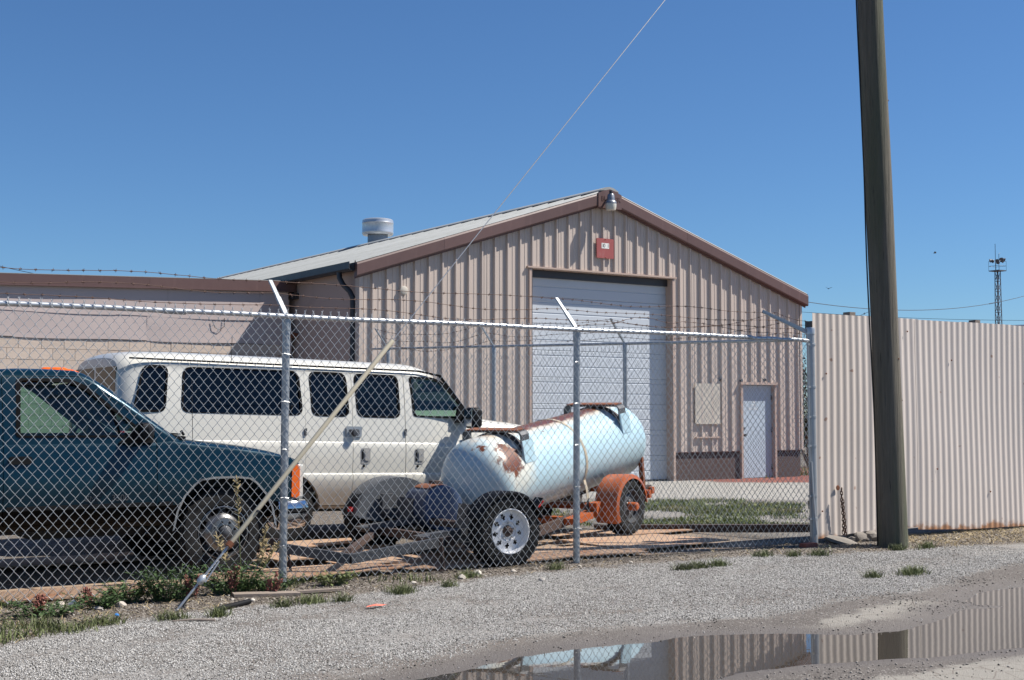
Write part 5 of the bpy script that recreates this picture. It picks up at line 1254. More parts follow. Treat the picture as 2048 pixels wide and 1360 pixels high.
# nose: lamps, grille, bumper
for s in (-1, 1):
    mb = MB(); P = [(.60, .975), (.70, .972), (.73, .965), (.725, .66), (.60, .655)]
    mb.prism([(.655, .69), (.66, .975), (.715, .985), (.735, .96), (.735, .70), (.70, .675)], s * .962, s * .845, lambda p, q, t: (p - (.015 if abs(t) > .9 else 0), t, q)); mb.build('turn_signal', MT['amber'], pk_, 40)
    for zz in (.90, .76):
        mb = MB(); mb.prism(rrect(s * .66 - .155, s * .66 + .155, zz - .062, zz + .062, .015, 3), .70, .768, lambda p, q, t: (t, p, q)); mb.build('headlight', MT['lens'], pk_)
    mb = MB(); mb.prism(rrect(s * .90 - .05, s * .90 + .05, .67, .985, .02, 3), .70, .757, lambda p, q, t: (t, p, q)); mb.build('marker_lens', MT['lens'], pk_)
mb = MB(); mb.prism(rrect(-.49, .49, .68, .985, .03, 3), .73, .768, lambda p, q, t: (t, p, q)); gr = mb.build('grille', MT['black_plastic'], pk_)
mb = MB(); mb.prism(rrect(-.84, .84, .815, .845, .01, 2), .765, .782, lambda p, q, t: (t, p, q)); mb.build('grille_bar', MT['chrome'], gr)
mb = MB(); rr_ = []
path = [(.50, -.985), (.62, -1.0), (.72, -.985), (.80, -.93), (.845, -.80), (.87, -.5), (.88, 0), (.87, .5), (.845, .80), (.80, .93), (.72, .985), (.62, 1.0), (.50, .985)]
for i, (x, y) in enumerate(path):
    a = Vector(path[max(0, i - 1)]); b_ = Vector(path[min(len(path) - 1, i + 1)]); d = (b_ - a).normalized(); n_ = Vector((d.y, -d.x))
    if n_.dot(Vector((x, y * .5))) < 0: n_ = -n_
    sec = [(-.04, .645), (.0, .65), (.018, .625), (.022, .585), (.006, .57), (.006, .555), (.02, .54), (.02, .47), (-.01, .415), (-.05, .40), (-.05, .64)]
    rr_.append([(x + n_.x * o_, y + n_.y * o_, z) for o_, z in sec])
mb.loft(rr_); bp = mb.build('front_bumper', MT['chrome'], pk_, 35)
mb = MB(); rr_ = []
for i, (x, y) in enumerate(path):
    a = Vector(path[max(0, i - 1)]); b_ = Vector(path[min(len(path) - 1, i + 1)]); d = (b_ - a).normalized(); n_ = Vector((d.y, -d.x))
    if n_.dot(Vector((x, y * .5))) < 0: n_ = -n_
    rr_.append([(x + n_.x * o_, y + n_.y * o_, z) for o_, z in ((.0, .576), (.030, .572), (.030, .553), (.0, .549))])
mb.loft(rr_); mb.build('bumper_strip', MT['black_plastic'], bp, 35)
mb = MB(); mb.prism(rrect(-.97, .97, .45, .62, .03, 3), -4.58, -4.44, lambda p, q, t: (t, p, q)); mb.build('rear_bumper', MT['chrome_dull'], pk_)
for s in (-1, 1):
    mb = MB(); mb.prism(rrect(s * .90 - .07, s * .90 + .05, .75, 1.15, .02, 3), -4.435, -4.38, lambda p, q, t: (t, p, q)); mb.build('tail_light', MT['red_lens'], pk_)
# interior
mb = MB(); mb.box((-1.62, 0, .88), (.55, 1.62, .18)); mb.box((-1.86, 0, 1.16), (.14, 1.62, .58), (0, -.16, 0)); mb.box((-1.62, 0, .70), (.5, 1.5, .2)); mb.build('bench_seat', MT['seat_grey'], pk_)
mb = MB(); mb.box((-.62, 0, 1.10), (.32, 1.66, .26)); mb.box((-.55, 0, .80), (.15, 1.66, .5)); mb.build('dashboard', MT['interior'], pk_)
mb = MB(); mb.tube([(-.93 + .07 * math.sin(t), .42 + .19 * math.cos(t), 1.22 + .17 * math.sin(t)) for t in np.linspace(0, 2 * PI, 25)[:-1]], .013, 6, closed=True); mb.tube([(-.93, .42, 1.22), (-.70, .42, 1.12)], .025, 8); mb.build('steering_wheel', MT['black_plastic'], pk_, 50)
mb = MB(); mb.box((-1.2, 0, .57), (1.6, 1.7, .03)); mb.build('floor', MT['interior'], pk_)
mb = MB(); mb.box((-1.8, .42, .50), (5.0, .09, .16)); mb.box((-1.8, -.42, .50), (5.0, .09, .16)); mb.tube([(0, -.75, .39), (0, .75, .39)], .055, 10); mb.tube([(-3.34, -.75, .39), (-3.34, .75, .39)], .06, 10); mb.box((-.9, 0, .45), (1.2, .5, .2)); mb.build('chassis', MT['interior'], pk_)
for ax in (0, -3.34):
    for s in (-1, 1): make_wheel(pk_, (ax, s * .80, .392), s, .392, .235, 'dually')

# ------------------------------------------------------------------ blue tank on its orange trailer
TX, TY, TA = 9.08, 12.53, math.radians(21)
TANK_SPOTS = {'patch': ((-1.34, -.40, .25), .17, .03, .42, (1, 1, .8)), 'halo': ((-1.27, -.36, .26), .30, .12, .34, (1, .8, .8)), 'small': ((-1.52, -.17, .37), .045, .02, .3, (1, 1, 1)),
              'top': ((0, 0, 0), -9, .01, .0, (1, 1, 1)), 'line': ((.1, .06, .50), .225, .035, .22, (.17, 1, 1)), 'linehalo': ((.1, .04, .50), .28, .07, .2, (.17, 1, 1))}
MT['tank'] = tank_material()
tt = thing('tank_trailer', 'pale blue rusty tank trailer with orange fenders parked beside the van', 'tank trailer', (TX, TY, 0), (0, math.radians(-8), TA))
AX = .93
mb = MB(); prof = [(.0, -1.70)]
for k in range(1, 13):
    t = PI / 2 * k / 12; prof.append((.47 * math.sin(t) ** .86, -1.40 - .30 * math.cos(t)))
prof += [(.47, x) for x in np.linspace(-1.36, 1.36, 12)]
for k in range(12, 0, -1):
    t = PI / 2 * k / 12; prof.append((.47 * math.sin(t) ** .86, 1.40 + .30 * math.cos(t)))
prof.append((0, 1.70))
mb.lathe(prof, (0, 0, 0), (1, 0, 0), 64); tank = mb.build('tank', MT['tank'], tt, 60, loc=(0, 0, AX))
for hx in (-1.05, 1.06):
    mb = MB(); w2 = .15
    P = [(-.40, .235), (-.40, .46), (-.375, .495), (-.33, .505), (.33, .505), (.375, .495), (.40, .46), (.40, .235)]
    th = .018; Q = [(-.40 + th, .235), (-.40 + th, .45), (-.37, .478), (-.33, .487), (.33, .487), (.37, .478), (.40 - th, .45), (.40 - th, .235)]
    n = len(P)
    for x in (hx - w2 / 2, hx + w2 / 2): mb.v += [(x, y, AX + z) for y, z in P] + [(x, y, AX + z) for y, z in Q]
    for i in range(n - 1):
        mb.f += [(i, i + 1, 2 * n + i + 1, 2 * n + i), (n + i + 1, n + i, 3 * n + i, 3 * n + i + 1), (i, n + i, n + i + 1, i + 1), (2 * n + i, 2 * n + i + 1, 3 * n + i + 1, 3 * n + i)]
    mb.mi = [0] * len(mb.f); hoop = mb.build('guard_hoop', MT['tank_hoop'] if 'tank_hoop' in MT else MT['steel_grey'], tt, 30)
    mb = MB(); mb.box((hx, 0, AX + .512), (w2 + .02, .70, .012)); mb.build('rusty_top_bar', MT['rust'], hoop)
    mb = MB(); mb.lathe([(.474, -.045), (.488, -.045), (.488, .045), (.474, .045)], (hx, 0, AX), (1, 0, 0), 20, closed=True, arc=(-1.02, 1.02)); mb.build('saddle_plate', MT['dark_rust'], hoop, 40)
    for s in (-1, 1):
        mb = MB(); mb.prism([(s * .412, .19), (s * .412, .40), (s * .425, .40), (s * .45, .16)], hx - .1, hx + .1, lambda p, q, t: (t, p, AX + q)); mb.build('hoop_foot', MT['tank'], hoop)
mb = MB(); mb.lathe([(.0, .52), (.10, .515), (.105, .49), (.085, .48), (.085, .44)], (.25, .08, AX), (0, 0, 1), 20); mb.build('filler_cap', MT['rust'], tank, 40) if False else None
for sx in (-.02,):
    mb = MB(); P = []
    for k in range(26):
        t = math.radians(150 - 215 * k / 25); r = .474 if t > -.55 else .474 + (-.55 - t) * .6; P.append((sx + .10 * k / 25, r * math.cos(t) * -1 if False else -r * math.cos(t), AX + r * math.sin(t)))
    for (a, b_) in zip(P[:-1], P[1:]): mb.bar(a, b_, .045, .004, (0, (a[1] + b_[1]) / 2, (a[2] + b_[2]) / 2 - AX))
    mb.build('strap', MT['strap'], tt)
for x, y in ((1.42, -.40), (1.42, .40), (-1.2, -.38), (-1.2, .38)):
    mb = MB(); mb.bar((x, y, .33), (x, y, AX - .20), .055, .045, (1, 0, 0)); mb.build('tank_leg', MT['rust'], tt)
for s in (-1, 1):
    mb = MB(); mb.bar((-1.9, s * .42, .31), (1.55, s * .42, .31), .06, .10); mb.build('frame_rail', MT['dark_rust'], tt)
for x in (-1.25, -.35, .45, 1.5):
    mb = MB(); mb.bar((x, -.5, .30), (x, .5, .30), .06, .08); mb.build('cross_member', MT['orange'], tt)
for s in (-1, 1):
    mb = MB(); mb.bar((-1.85, s * .42, .31), (-2.75, s * .04, .30), .06, .09); mb.build('draw_bar', MT['dark_rust'], tt)
mb = MB(); mb.bar((-2.7, 0, .30), (-3.0, 0, .30), .07, .09); mb.build('coupler', MT['dark_rust'], tt)
mb = MB(); mb.tube([(.40, -.72, .31), (.40, .72, .31)], .035, 10); mb.build('axle', MT['orange'], tt)
mb = MB(); mb.box((-.25, -.52, .32), (.5, .16, .07)); mb.box((-.0, -.58, .37), (.14, .10, .16)); mb.build('step_bracket', MT['orange'], tt)
for s in (-1, 1):
    mb = MB(); R0 = .352; zc = .33
    mb.lathe([(R0, -.17), (R0 + .012, -.165), (R0 + .02, .10), (R0 + .012, .125), (R0 - .03, .14), (R0 - .032, .132), (R0 + .0, .115), (R0 + .006, .10), (R0, -.16)], (.40, s * .70, zc), (0, s, 0), 30, closed=True, arc=(-1.95, 1.62) if s > 0 else (-1.62, 1.95))
    mb.build('fender', MT['orange'], tt, 40)
    mb = MB(); mb.box((.40 + .40, s * .80, .40), (.05, .10, .09)); mb.build('marker_light', MT['orange'], tt)
    wl_ = make_wheel(tt, (.40, s * .72, .33), s, .325, .19, 'steel')
    mb = MB(); mb.lathe([(.05, 0), (.05, .10), (.035, .12), (0, .12)], (0, s * .06, 0), (0, s, 0), 12); mb.build('orange_hub_cap', MT['orange'], wl_, 40)

# ------------------------------------------------------------------ car tow dolly
DXc, DYc = 6.93, 11.53
td = thing('tow_dolly', 'two wheeled tow dolly with one black and one grey fender before the tank', 'tow dolly', (DXc, DYc, 0))
make_wheel(td, (0, -1.125, .345), -1, .345, .215, 'spoke'); make_wheel(td, (-.18, 1.10, .345), 1, .345, .215, 'spoke')
mb = MB(); mb.lathe([(.375, -.13), (.383, -.13), (.388, .12), (.378, .14), (.36, .145), (.358, .138), (.375, .13), (.378, .12)], (0, -1.115, .335), (0, -1, 0), 28, closed=True, arc=(-1.25, 1.20)); nf = mb.build('fender', MT['black_plastic'], td, 40)
mb = MB(); mb.box((.335, -1.20, .595), (.035, .09, .085), (0, .75, 0)); mb.build('tail_light', MT['red_lens'], td)
mb = MB(); mb.box((.315, -1.20, .60), (.02, .12, .12), (0, .75, 0)); mb.build('lamp_housing', MT['black_plastic'], td)
# far fender: long grey moulding with a side skirt facing us
mb = MB(); A = [(.53 * math.cos(t), .30 + .47 * math.sin(t)) for t in np.linspace(math.radians(8), math.radians(172), 22)]
mb.loft([[(x, .94, z) for x, z in A], [(x * 1.0, .96, z + .004) for x, z in A], [(x, 1.22, z + .006) for x, z in A], [(x, 1.24, z) for x, z in A]], caps=False)
sk = [(x, z) for x, z in A] + [(-.50, .35), (-.24, .30), (-.05, .42), (.10, .44), (.26, .33), (.50, .37)]
mb.prism(sk, .93, .945, lambda p, q, t: (p, t, q)); mb.build('fender', MT['fender_grey'], td, 40)
mb = MB(); mb.prism([(-.50, .36), (-.24, .305), (-.05, .30), (-.06, .315), (-.24, .325), (-.50, .38)], .90, .935, lambda p, q, t: (p, t, q)); mb.build('skirt_edge', MT['chrome_dull'], td)
mb = MB(); mb.box((.50, 1.06, .60), (.05, .22, .13), (0, .7, 0)); mb.build('lamp_housing', MT['dark_rust'], td)
mb = MB(); mb.box((-.535, 1.02, .44), (.03, .07, .05)); mb.build('marker_light', MT['red_lens'], td)
mb = MB(); mb.tube([(0, -1.0, .345), (0, 1.0, .345)], .04, 10); mb.build('axle', MT['dark_rust'], td)
mb = MB(); mb.box((.02, 0, .20), (.62, 1.76, .05)); mb.build('deck', MT['steel_grey'], td)
for yy in (-.62, .62):
    mb = MB(); mb.box((-.30, yy, .30), (.62, .36, .02), (0, -.10, 0)); mb.box((-.30, yy - .18, .32), (.64, .015, .06), (0, -.10, 0)); mb.build('wheel_pan', MT['steel_grey'], td)
    mb = MB(); mb.box((-.10, yy, .42), (.03, .34, .30), (0, .15, 0)); mb.build('wheel_stop', MT['steel_grey'], td)
def chan(path, w, h, name, mat):
    mb = MB()
    for a, b_ in zip(path[:-1], path[1:]): mb.bar(a, b_, w, h)
    return mb.build(name, mat, td)
chan([(-.15, -.70, .26), (-.95, -.98, .225), (-1.58, -1.03, .165), (-2.14, -.73, .275)], .06, .085, 'tongue', MT['steel_grey'])
chan([(-.3, .78, .24), (-1.0, -.1, .2), (-1.66, -.98, .17)], .05, .06, 'tongue_brace', MT['dark_rust'])
chan([(-.45, -.9, .25), (-.45, .95, .25)], .07, .08, 'cross_member', MT['dark_rust'])
mb = MB(); mb.box((-2.18, -.68, .31), (.20, .09, .08), (0, 0, -.6)); mb.tube([(-2.05, -.74, .27), (-2.02, -.76, .02)], .012, 6); mb.build('coupler', MT['dark_rust'], td)
mb = MB(); mb.tube([(-.70, -1.12, .31), (-.66, -1.10, .0)], .02, 8); mb.box((-.66, -1.10, .01), (.10, .10, .02)); mb.build('jack_stand', MT['dark_rust'], td)
mb = MB(); mb.lathe([(.0, -.10), (.06, -.10), (.065, .10), (0, .10)], (-.16, .86, .40), (0, 1, 0), 14); mb.box((-.16, .88, .52), (.16, .06, .16)); mb.build('winch', MT['steel_grey'], td, 40)
# small tank lying on the dolly deck
sd = thing('small_tank', 'small dull blue steel drum with rusty top lying between the tow dolly wheels', 'drum', (DXc + .14, 11.98, .235))
mb = MB(); mb.lathe([(0, -.25), (.18, -.248), (.228, -.235), (.236, -.21), (.240, -.205), (.236, -.20), (.236, .2), (.228, .235), (.18, .248), (0, .25)], (0, 0, .235), (0, 1, 0), 36); mb.build('drum_body', MT['blue_small'], sd, 40)
mb = MB(); mb.lathe([(.238, -.18), (.243, -.18), (.243, .18), (.238, .18)], (0, .0, .235), (0, 1, 0), 14, closed=True, arc=(-.55, .75)); mb.build('rusty_patch', MT['rust'], sd, 40)
mb = MB(); mb.box((.07, .05, .485), (.09, .14, .045)); mb.build('bracket', MT['dark_rust'], sd)
mb = MB(); mb.add([(.08, -.14, .475), (.235, -.14, .33), (.245, .12, .335), (.09, .12, .485), (.08, -.14, .468), (.228, -.14, .325), (.238, .12, .33), (.09, .12, .478)], [(0, 1, 2, 3), (7, 6, 5, 4), (0, 4, 5, 1), (1, 5, 6, 2), (2, 6, 7, 3), (3, 7, 4, 0)]); mb.build('torn_label', MT['sign_white'], sd)

# ------------------------------------------------------------------ rusty steel plates laid on the yard
plates = [((1.9, 10.62), (3.4, .52), .00, .035, 'long rust tan steel plate just behind the fence beside the pickup'),
          ((4.98, 10.72), (1.75, .60), .03, .05, 'rust tan steel plate behind the fence post under the tow dolly coupler'),
          ((7.35, 10.95), (2.8, .95), -.02, .03, 'rust tan steel plate under the white spoked dolly wheel'),
          ((9.35, 11.25), (1.5, 1.15), .05, .045, 'rust tan steel plate right of the dolly in front of the orange fender'),
          ((5.9, 11.9), (1.6, .75), .02, .065, 'buckled rust tan steel plate between the pickup bumper and the tow dolly'),
          ((5.75, 13.05), (2.6, .55), -.01, .05, 'rust tan steel plate lying along the van side by the pickup nose'),
          ((3.1, 12.9), (2.6, .70), .01, .045, 'rust tan steel plate between the pickup and the van'),
          ((9.9, 12.45), (1.9, .8), .08, .03, 'rust tan steel plate under the orange trailer wheel'),
          ((6.2, 11.15), (1.3, .5), -.09, .04, 'narrow rust tan steel plate under the dolly tongue')]
for (x, y), (lx, ly), a, z, lab in plates:
    n = 12; mb = MB(); V = []
    zz = z - .012
    for k in (0, .012):
        for i in range(n + 1):
            for j in range(3):
                u = -lx / 2 + lx * i / n; v = -ly / 2 + ly * j / 2
                V.append((u, v, k + .010 * math.sin(u * 2.1 + x * 3) * math.cos(v * 3 + y) + (.004 * random.uniform(-1, 1))))
    m_ = (n + 1) * 3; F = []
    for i in range(n):
        for j in range(2):
            q_ = (i * 3 + j, (i + 1) * 3 + j, (i + 1) * 3 + j + 1, i * 3 + j + 1); F.append(tuple(m_ + t for t in q_)); F.append(q_[::-1])
    for i in range(n):
        F.append((i * 3, (i + 1) * 3, m_ + (i + 1) * 3, m_ + i * 3)); F.append((i * 3 + 2, m_ + i * 3 + 2, m_ + (i + 1) * 3 + 2, (i + 1) * 3 + 2))
    for j in range(2):
        F.append((j, m_ + j, m_ + j + 1, j + 1)); F.append((n * 3 + j, n * 3 + j + 1, m_ + n * 3 + j + 1, m_ + n * 3 + j))
    mb.add(V, F); o = mb.build('steel_plate', MT['plate'], None, 30); o.location = (x, y, zz + .012); o.rotation_euler = (0, 0, a)
    tag(o, lab, 'steel plate', 'rusty steel plates laid on the yard')
# dark bar put in for the shadow along the near lawn edge
mb = MB(); mb.box((0, 0, .04), (3.4, .14, .10)); o = mb.build('lawn_shadow_bar', MT['dark_rust'], None); o.location = (11.35, 11.98, 0); o.rotation_euler = (0, 0, -.56); tag(o, 'dark bar standing in for the shadow along the near edge of the lawn', 'timber')  # no real timber, only a stand-in for the shadow

# ------------------------------------------------------------------ weeds along the fence
def weed_clump(name, x, y, r, h, n, mats, label, cat, group=None, seed=0, leaf=.05, upright=.35):
    rg = random.Random(seed); z0 = float(ground_height(np.array([x]), np.array([y]))[0]); root = thing(name, label, cat, (x, y, z0), group=group)
    st = MB(); lf = MB()
    for k in range(n):
        a = rg.uniform(0, 2 * PI); rad = r * math.sqrt(rg.random()) * .5; b = Vector((rad * math.cos(a), rad * math.sin(a) * .6, 0)); hh = h * rg.uniform(.45, 1)
        t = Vector((b.x * 2.0 + rg.uniform(-r, r) * upright, b.y * 2.0 + rg.uniform(-r, r) * upright * .6, hh)); mid = b.lerp(t, .5) + Vector((0, 0, hh * .12))
        st.tube([b, mid, t], [.003, .0024, .0012], 3, caps=False)
        for q in range(9):
            f = rg.uniform(.12, 1.0); p = (b.lerp(mid, f * 2) if f < .5 else mid.lerp(t, f * 2 - 1)); an = rg.uniform(0, 2 * PI); L = leaf * rg.uniform(.5, 1.2)
            d = Vector((math.cos(an), math.sin(an), rg.uniform(-.3, .6))).normalized(); sd_ = d.cross(Vector((0, 0, 1))).normalized() * L * .24; dr = Vector((0, 0, -L * .2))
            lf.add([p, p + d * L * .45 + sd_, p + d * L + dr, p + d * L * .45 - sd_], [(0, 1, 2, 3)])
    st.build('stems', mats[1], root, fix=False); kind(lf.build('leaves', mats[0], root, fix=False), 'stuff')
    return root
DG = (MT['leaf'], MT['leaf'])
weed_clump('weed_clump', 3.50, 9.86, .30, .27, 90, DG, 'bushy dark green weed left of the guy wire at the fence foot', 'weed', None, 1)
weed_clump('weed_clump', 3.20, 9.92, .24, .17, 50, DG, 'low spreading green weed left of the bushiest clump', 'weed', None, 2)
weed_clump('weed_clump', 4.05, 9.95, .26, .26, 70, DG, 'bushy dark green weed right of the guy wire below the truck wheel', 'weed', None, 3)
weed_clump('weed_clump', 4.36, 9.93, .20, .15, 36, DG, 'low green weed beside the foot of the middle fence post', 'weed', None, 4)
weed_clump('weed_clump', 4.95, 10.0, .22, .12, 34, (MT['leaf_light'], MT['leaf_light']), 'pale green weed tuft right of the middle fence post', 'weed', None, 5)
weed_clump('weed_clump', 2.45, 9.55, .30, .12, 40, DG, 'flat green weed near the left end of the dirt strip', 'weed', None, 6)
weed_clump('weed_clump', 2.9, 9.75, .22, .12, 30, DG, 'flat green weed beside the pale stones at left', 'weed', None, 16)
for i, (x, y, hh, lab) in enumerate(((2.47, 9.62, .17, 'reddish dock spike farthest left in the dirt strip'), (2.90, 9.88, .17, 'reddish dock spike among the weeds left of the guy wire'), (3.62, 9.80, .20, 'reddish dock spike in the bushiest weed clump'), (4.02, 9.86, .24, 'tall reddish dock spike beside the guy wire below the truck wheel'), (4.28, 9.78, .18, 'reddish dock spike beside the middle fence post'))):
    rg = random.Random(50 + i); root = thing('dock_plant', lab, 'dock plant', (x, y, 0), group='reddish dock plants along the fence'); mb = MB(); m2 = MB()
    for k in range(4):
        b = Vector((rg.uniform(-.04, .04), rg.uniform(-.03, .03), 0)); t = b + Vector((rg.uniform(-.05, .05), rg.uniform(-.03, .03), hh * rg.uniform(.7, 1.1))); mb.tube([b, t], .0024, 4)
        for q in range(34):
            f = rg.uniform(.3, 1); p = b.lerp(t, f) + Vector((rg.uniform(-.014, .014), rg.uniform(-.014, .014), 0)); m2.box(p, (.010, .010, .012), (rg.random() * 3, rg.random() * 3, 0))
    mb.build('stems', MT['dock'], root, fix=False); kind(m2.build('seed_heads', MT['dock'], root, fix=False), 'stuff')
# one tall seeding stalk growing through the mesh in front of the truck wheel
root = thing('seeding_weed', 'tall thin seeding weed stalk in front of the pickup front wheel', 'weed', (4.16, 10.06, 0)); mb = MB(); m2 = MB(); rg = random.Random(77)
for dx, hh, lean in ((0, .92, -.05), (.04, .52, .16), (-.03, .48, -.18), (.08, .42, .12), (.02, .38, .3)):
    b = Vector((dx, 0, 0)); t = Vector((dx + lean, rg.uniform(-.04, .04), hh)); mb.tube([b, b.lerp(t, .5) + Vector((lean * .1, 0, .02)), t], [.004, .003, .0015], 4)
    for q in range(46):
        f = rg.uniform(.55, 1); p = b.lerp(t, f); d = Vector((rg.uniform(-1, 1), rg.uniform(-.6, .6), rg.uniform(.2, 1))).normalized() * rg.uniform(.02, .05); m2.bar(p, p + d, .0035, .007)
mb.build('stems', MT['leaf_light'], root, fix=False); kind(m2.build('seed_heads', MT['leaf_dry'], root, fix=False), 'stuff')
tufts = [(4.12, 9.20, .10), (4.39, 9.27, .14), (4.63, 9.21, .09), (5.22, 9.32, .10), (5.26, 9.42, .13), (5.76, 9.48, .08), (8.20, 9.30, .13), (8.42, 9.33, .13), (8.70, 9.36, .14), (9.65, 9.72, .12), (10.16, 9.45, .14), (9.9, 9.55, .10), (9.21, 7.93, .10), (9.67, 7.88, .16), (9.8, 7.95, .12), (3.22, 9.05, .13), (2.45, 8.95, .20), (2.30, 9.15, .18), (2.75, 9.10, .14), (3.55, 9.02, .10), (11.3, 9.38, .12), (11.75, 9.35, .12), (7.2, 9.95, .1), (6.2, 9.9, .12)]
rg = np.random.default_rng(33)
for i, (x, y, r) in enumerate(tufts):
    n = int(160 * r / .1); P = np.c_[np.clip(rg.normal(0, r * .5, n), -r, r), np.clip(rg.normal(0, r * .35, n), -r * .7, r * .7), np.zeros(n)]
    o = blades('grass_tuft', P, .015, .085, .006, MT['leaf_light'], 1.6, 100 + i); o.location = (x, y, float(ground_height(np.array([x]), np.array([y]))[0]))
    lab = ('small green grass tuft at the gravel edge left of the right fence post' if x < 7.4 and i not in (16, 17, 18) else 'wide green grass tuft at the far left end of the gravel edge' if x < 3 else 'small green grass tuft on open gravel between the puddle and the utility pole' if y < 8.5 else 'small green grass tuft between the right fence post and the utility pole')
    tag(o, lab, 'grass tuft', 'grass tufts along the gravel edge')

# ------------------------------------------------------------------ stones and litter
def rock(x, y, s, label, mat=None, group=None, seed=0, sq=(1, .8, .65)):
    rg = random.Random(seed); bm = bmesh.new(); bmesh.ops.create_icosphere(bm, subdivisions=2, radius=s)
    cuts = [Vector((rg.uniform(-1, 1), rg.uniform(-1, 1), rg.uniform(-.4, 1))).normalized() for _ in range(9)]
    for v in bm.verts:
        for c_ in cuts:
            d = v.co.dot(c_) - s * .72
            if d > 0: v.co -= c_ * d
        v.co = Vector((v.co.x * sq[0], v.co.y * sq[1], v.co.z * sq[2]))
    me = bpy.data.meshes.new('rock'); bm.to_mesh(me); bm.free(); me.materials.append(mat or MT['stone']); shade(me, 25)
    o = link('rock', me); o.location = (x, y, float(ground_height(np.array([x]), np.array([y]))[0]) + s * sq[2] * .45); o.rotation_euler = (0, 0, rg.uniform(0, 6)); tag(o, label, 'rock', group); return o
rock(6.61, 9.34, .036, 'brown rock alone on the pale gravel in front of the right fence post', MT['concrete'], None, 1)
rock(6.35, 9.97, .055, 'largest pale rock at the fence foot in front of the dolly wheel', None, None, 2)
rock(6.12, 9.86, .045, 'pale rock left of the largest one in front of the dolly wheel', None, None, 3)
rock(2.70, 9.98, .045, 'pale rounded rock in the dirt strip at far left', None, None, 4)
rock(2.79, 9.95, .055, 'white broken stone beside the pale rounded rock at far left', MT['sign_white'], None, 5, (1, .6, .7))
rock(3.07, 9.73, .045, 'small tan rock in front of the low weeds', None, None, 6)
rock(2.89, 9.72, .05, 'flat brown rock in the dirt left of the tan one', MT['concrete'], None, 7, (1.3, .8, .4))
for i, (x, y) in enumerate(((3.9, 9.62), (4.02, 9.52), (3.98, 9.55), (7.5, 9.98), (8.1, 9.95), (6.75, 9.98), (5.6, 9.8), (11.3, 9.75), (11.55, 9.8), (12.4, 9.6), (12.7, 9.7))):
    rock(x, y, random.uniform(.02, .032), 'small pale stone lying in the dirt strip under the fence', None, 'small stones along the fence foot', 20 + i)
for i, (x, y, s) in enumerate(((11.55, 10.12, .10), (11.72, 10.10, .12), (11.86, 10.12, .10), (12.0, 10.1, .09), (11.64, 10.08, .07), (11.92, 10.05, .06), (11.45, 10.15, .06))):
    rock(x, y, s, 'broken concrete rubble under the rusty edge of the corrugated fence', MT['old_concrete'], 'concrete rubble under the corrugated fence', 60 + i, (1, .9, .8))
o = rock(11.2, 10.03, .16, 'tilted broken concrete slab under the foot of the corrugated fence', MT['old_concrete'], None, 91, (2.1, .7, .42)); o.name = 'concrete_slab'; o['category'] = 'slab'; o.rotation_euler = (.15, .28, -.12); o.location.z = .035
mb = MB(); mb.box((0, 0, .035), (.20, .09, .06)); o = mb.build('red_brick', MT['brickred'], None); o.location = (10.58, 9.98, 0); o.rotation_euler = (0, 0, .1); tag(o, 'single red brick lying at the foot of the corner post', 'brick')
mb = MB(); mb.box((0, 0, .012), (.52, .14, .022)); o = mb.build('wooden_plank', MT['timber'], None); o.location = (4.22, 9.72, .02); o.rotation_euler = (0, .02, -.25); tag(o, 'short grey wooden plank lying in the dirt by the middle fence post', 'plank')
mb = MB(); mb.box((0, 0, .012), (.38, .05, .02)); o = mb.build('wood_strip', MT['timber'], None); o.location = (4.66, 9.66, .02); o.rotation_euler = (0, 0, -.1); tag(o, 'narrow grey wood strip right of the short plank', 'wood strip')
mb = MB(); mb.tube([(-.22, 0, .02), (-.1, .05, .022), (.05, .07, .024), (.2, .10, .03)], .021, 10); o = mb.build('rubber_hose', MT['black_plastic'], None, 40); o.location = (3.80, 9.26, .0); o.rotation_euler = (0, 0, .35); tag(o, 'short piece of black rubber hose on the gravel edge', 'hose')
mb = MB(); mb.tube([(0, 0, .012), (.12, -.05, .018), (.26, -.13, .012)], [.005, .007, .011], 7); o = mb.build('twig', MT['timber'], None, 40); o.location = (3.18, 8.93, 0); tag(o, 'thin brown twig on the pale gravel at left', 'twig')
mb = MB(); mb.lathe([(.016, 0), (.017, .012), (.014, .016), (0, .016)], (0, 0, 0), (0, 0, 1), 14); o = mb.build('bottle_cap', MT['blue_cap'], None, 40); o.location = (2.93, 9.38, .01); o.rotation_euler = (.5, .3, 0); tag(o, 'bright blue plastic bottle cap in the dirt strip', 'bottle cap')
mb = MB(); mb.add([(-.09, -.02, .012), (-.02, -.03, .02), (.05, -.01, .012), (.10, .0, .016), (.09, .025, .013), (.02, .03, .022), (-.06, .02, .014)], [(0, 1, 5, 6), (1, 2, 4, 5), (2, 3, 4)]); o = mb.build('marker_tape', MT['flag'], None); o.location = (4.68, 8.76, .004); tag(o, 'scrap of orange marker tape on the gravel', 'tape')

# ------------------------------------------------------------------ far things
def far_point(px, py, depth):
    """a point at a given distance ahead of the viewpoint, used once to read positions off the survey"""
    lat = (px - 1024) / 2618 * depth; up = (830 - py) / 2618 * depth + 1.44
    return Vector((.829 * lat + .559 * depth, -.559 * lat + .829 * depth, up))
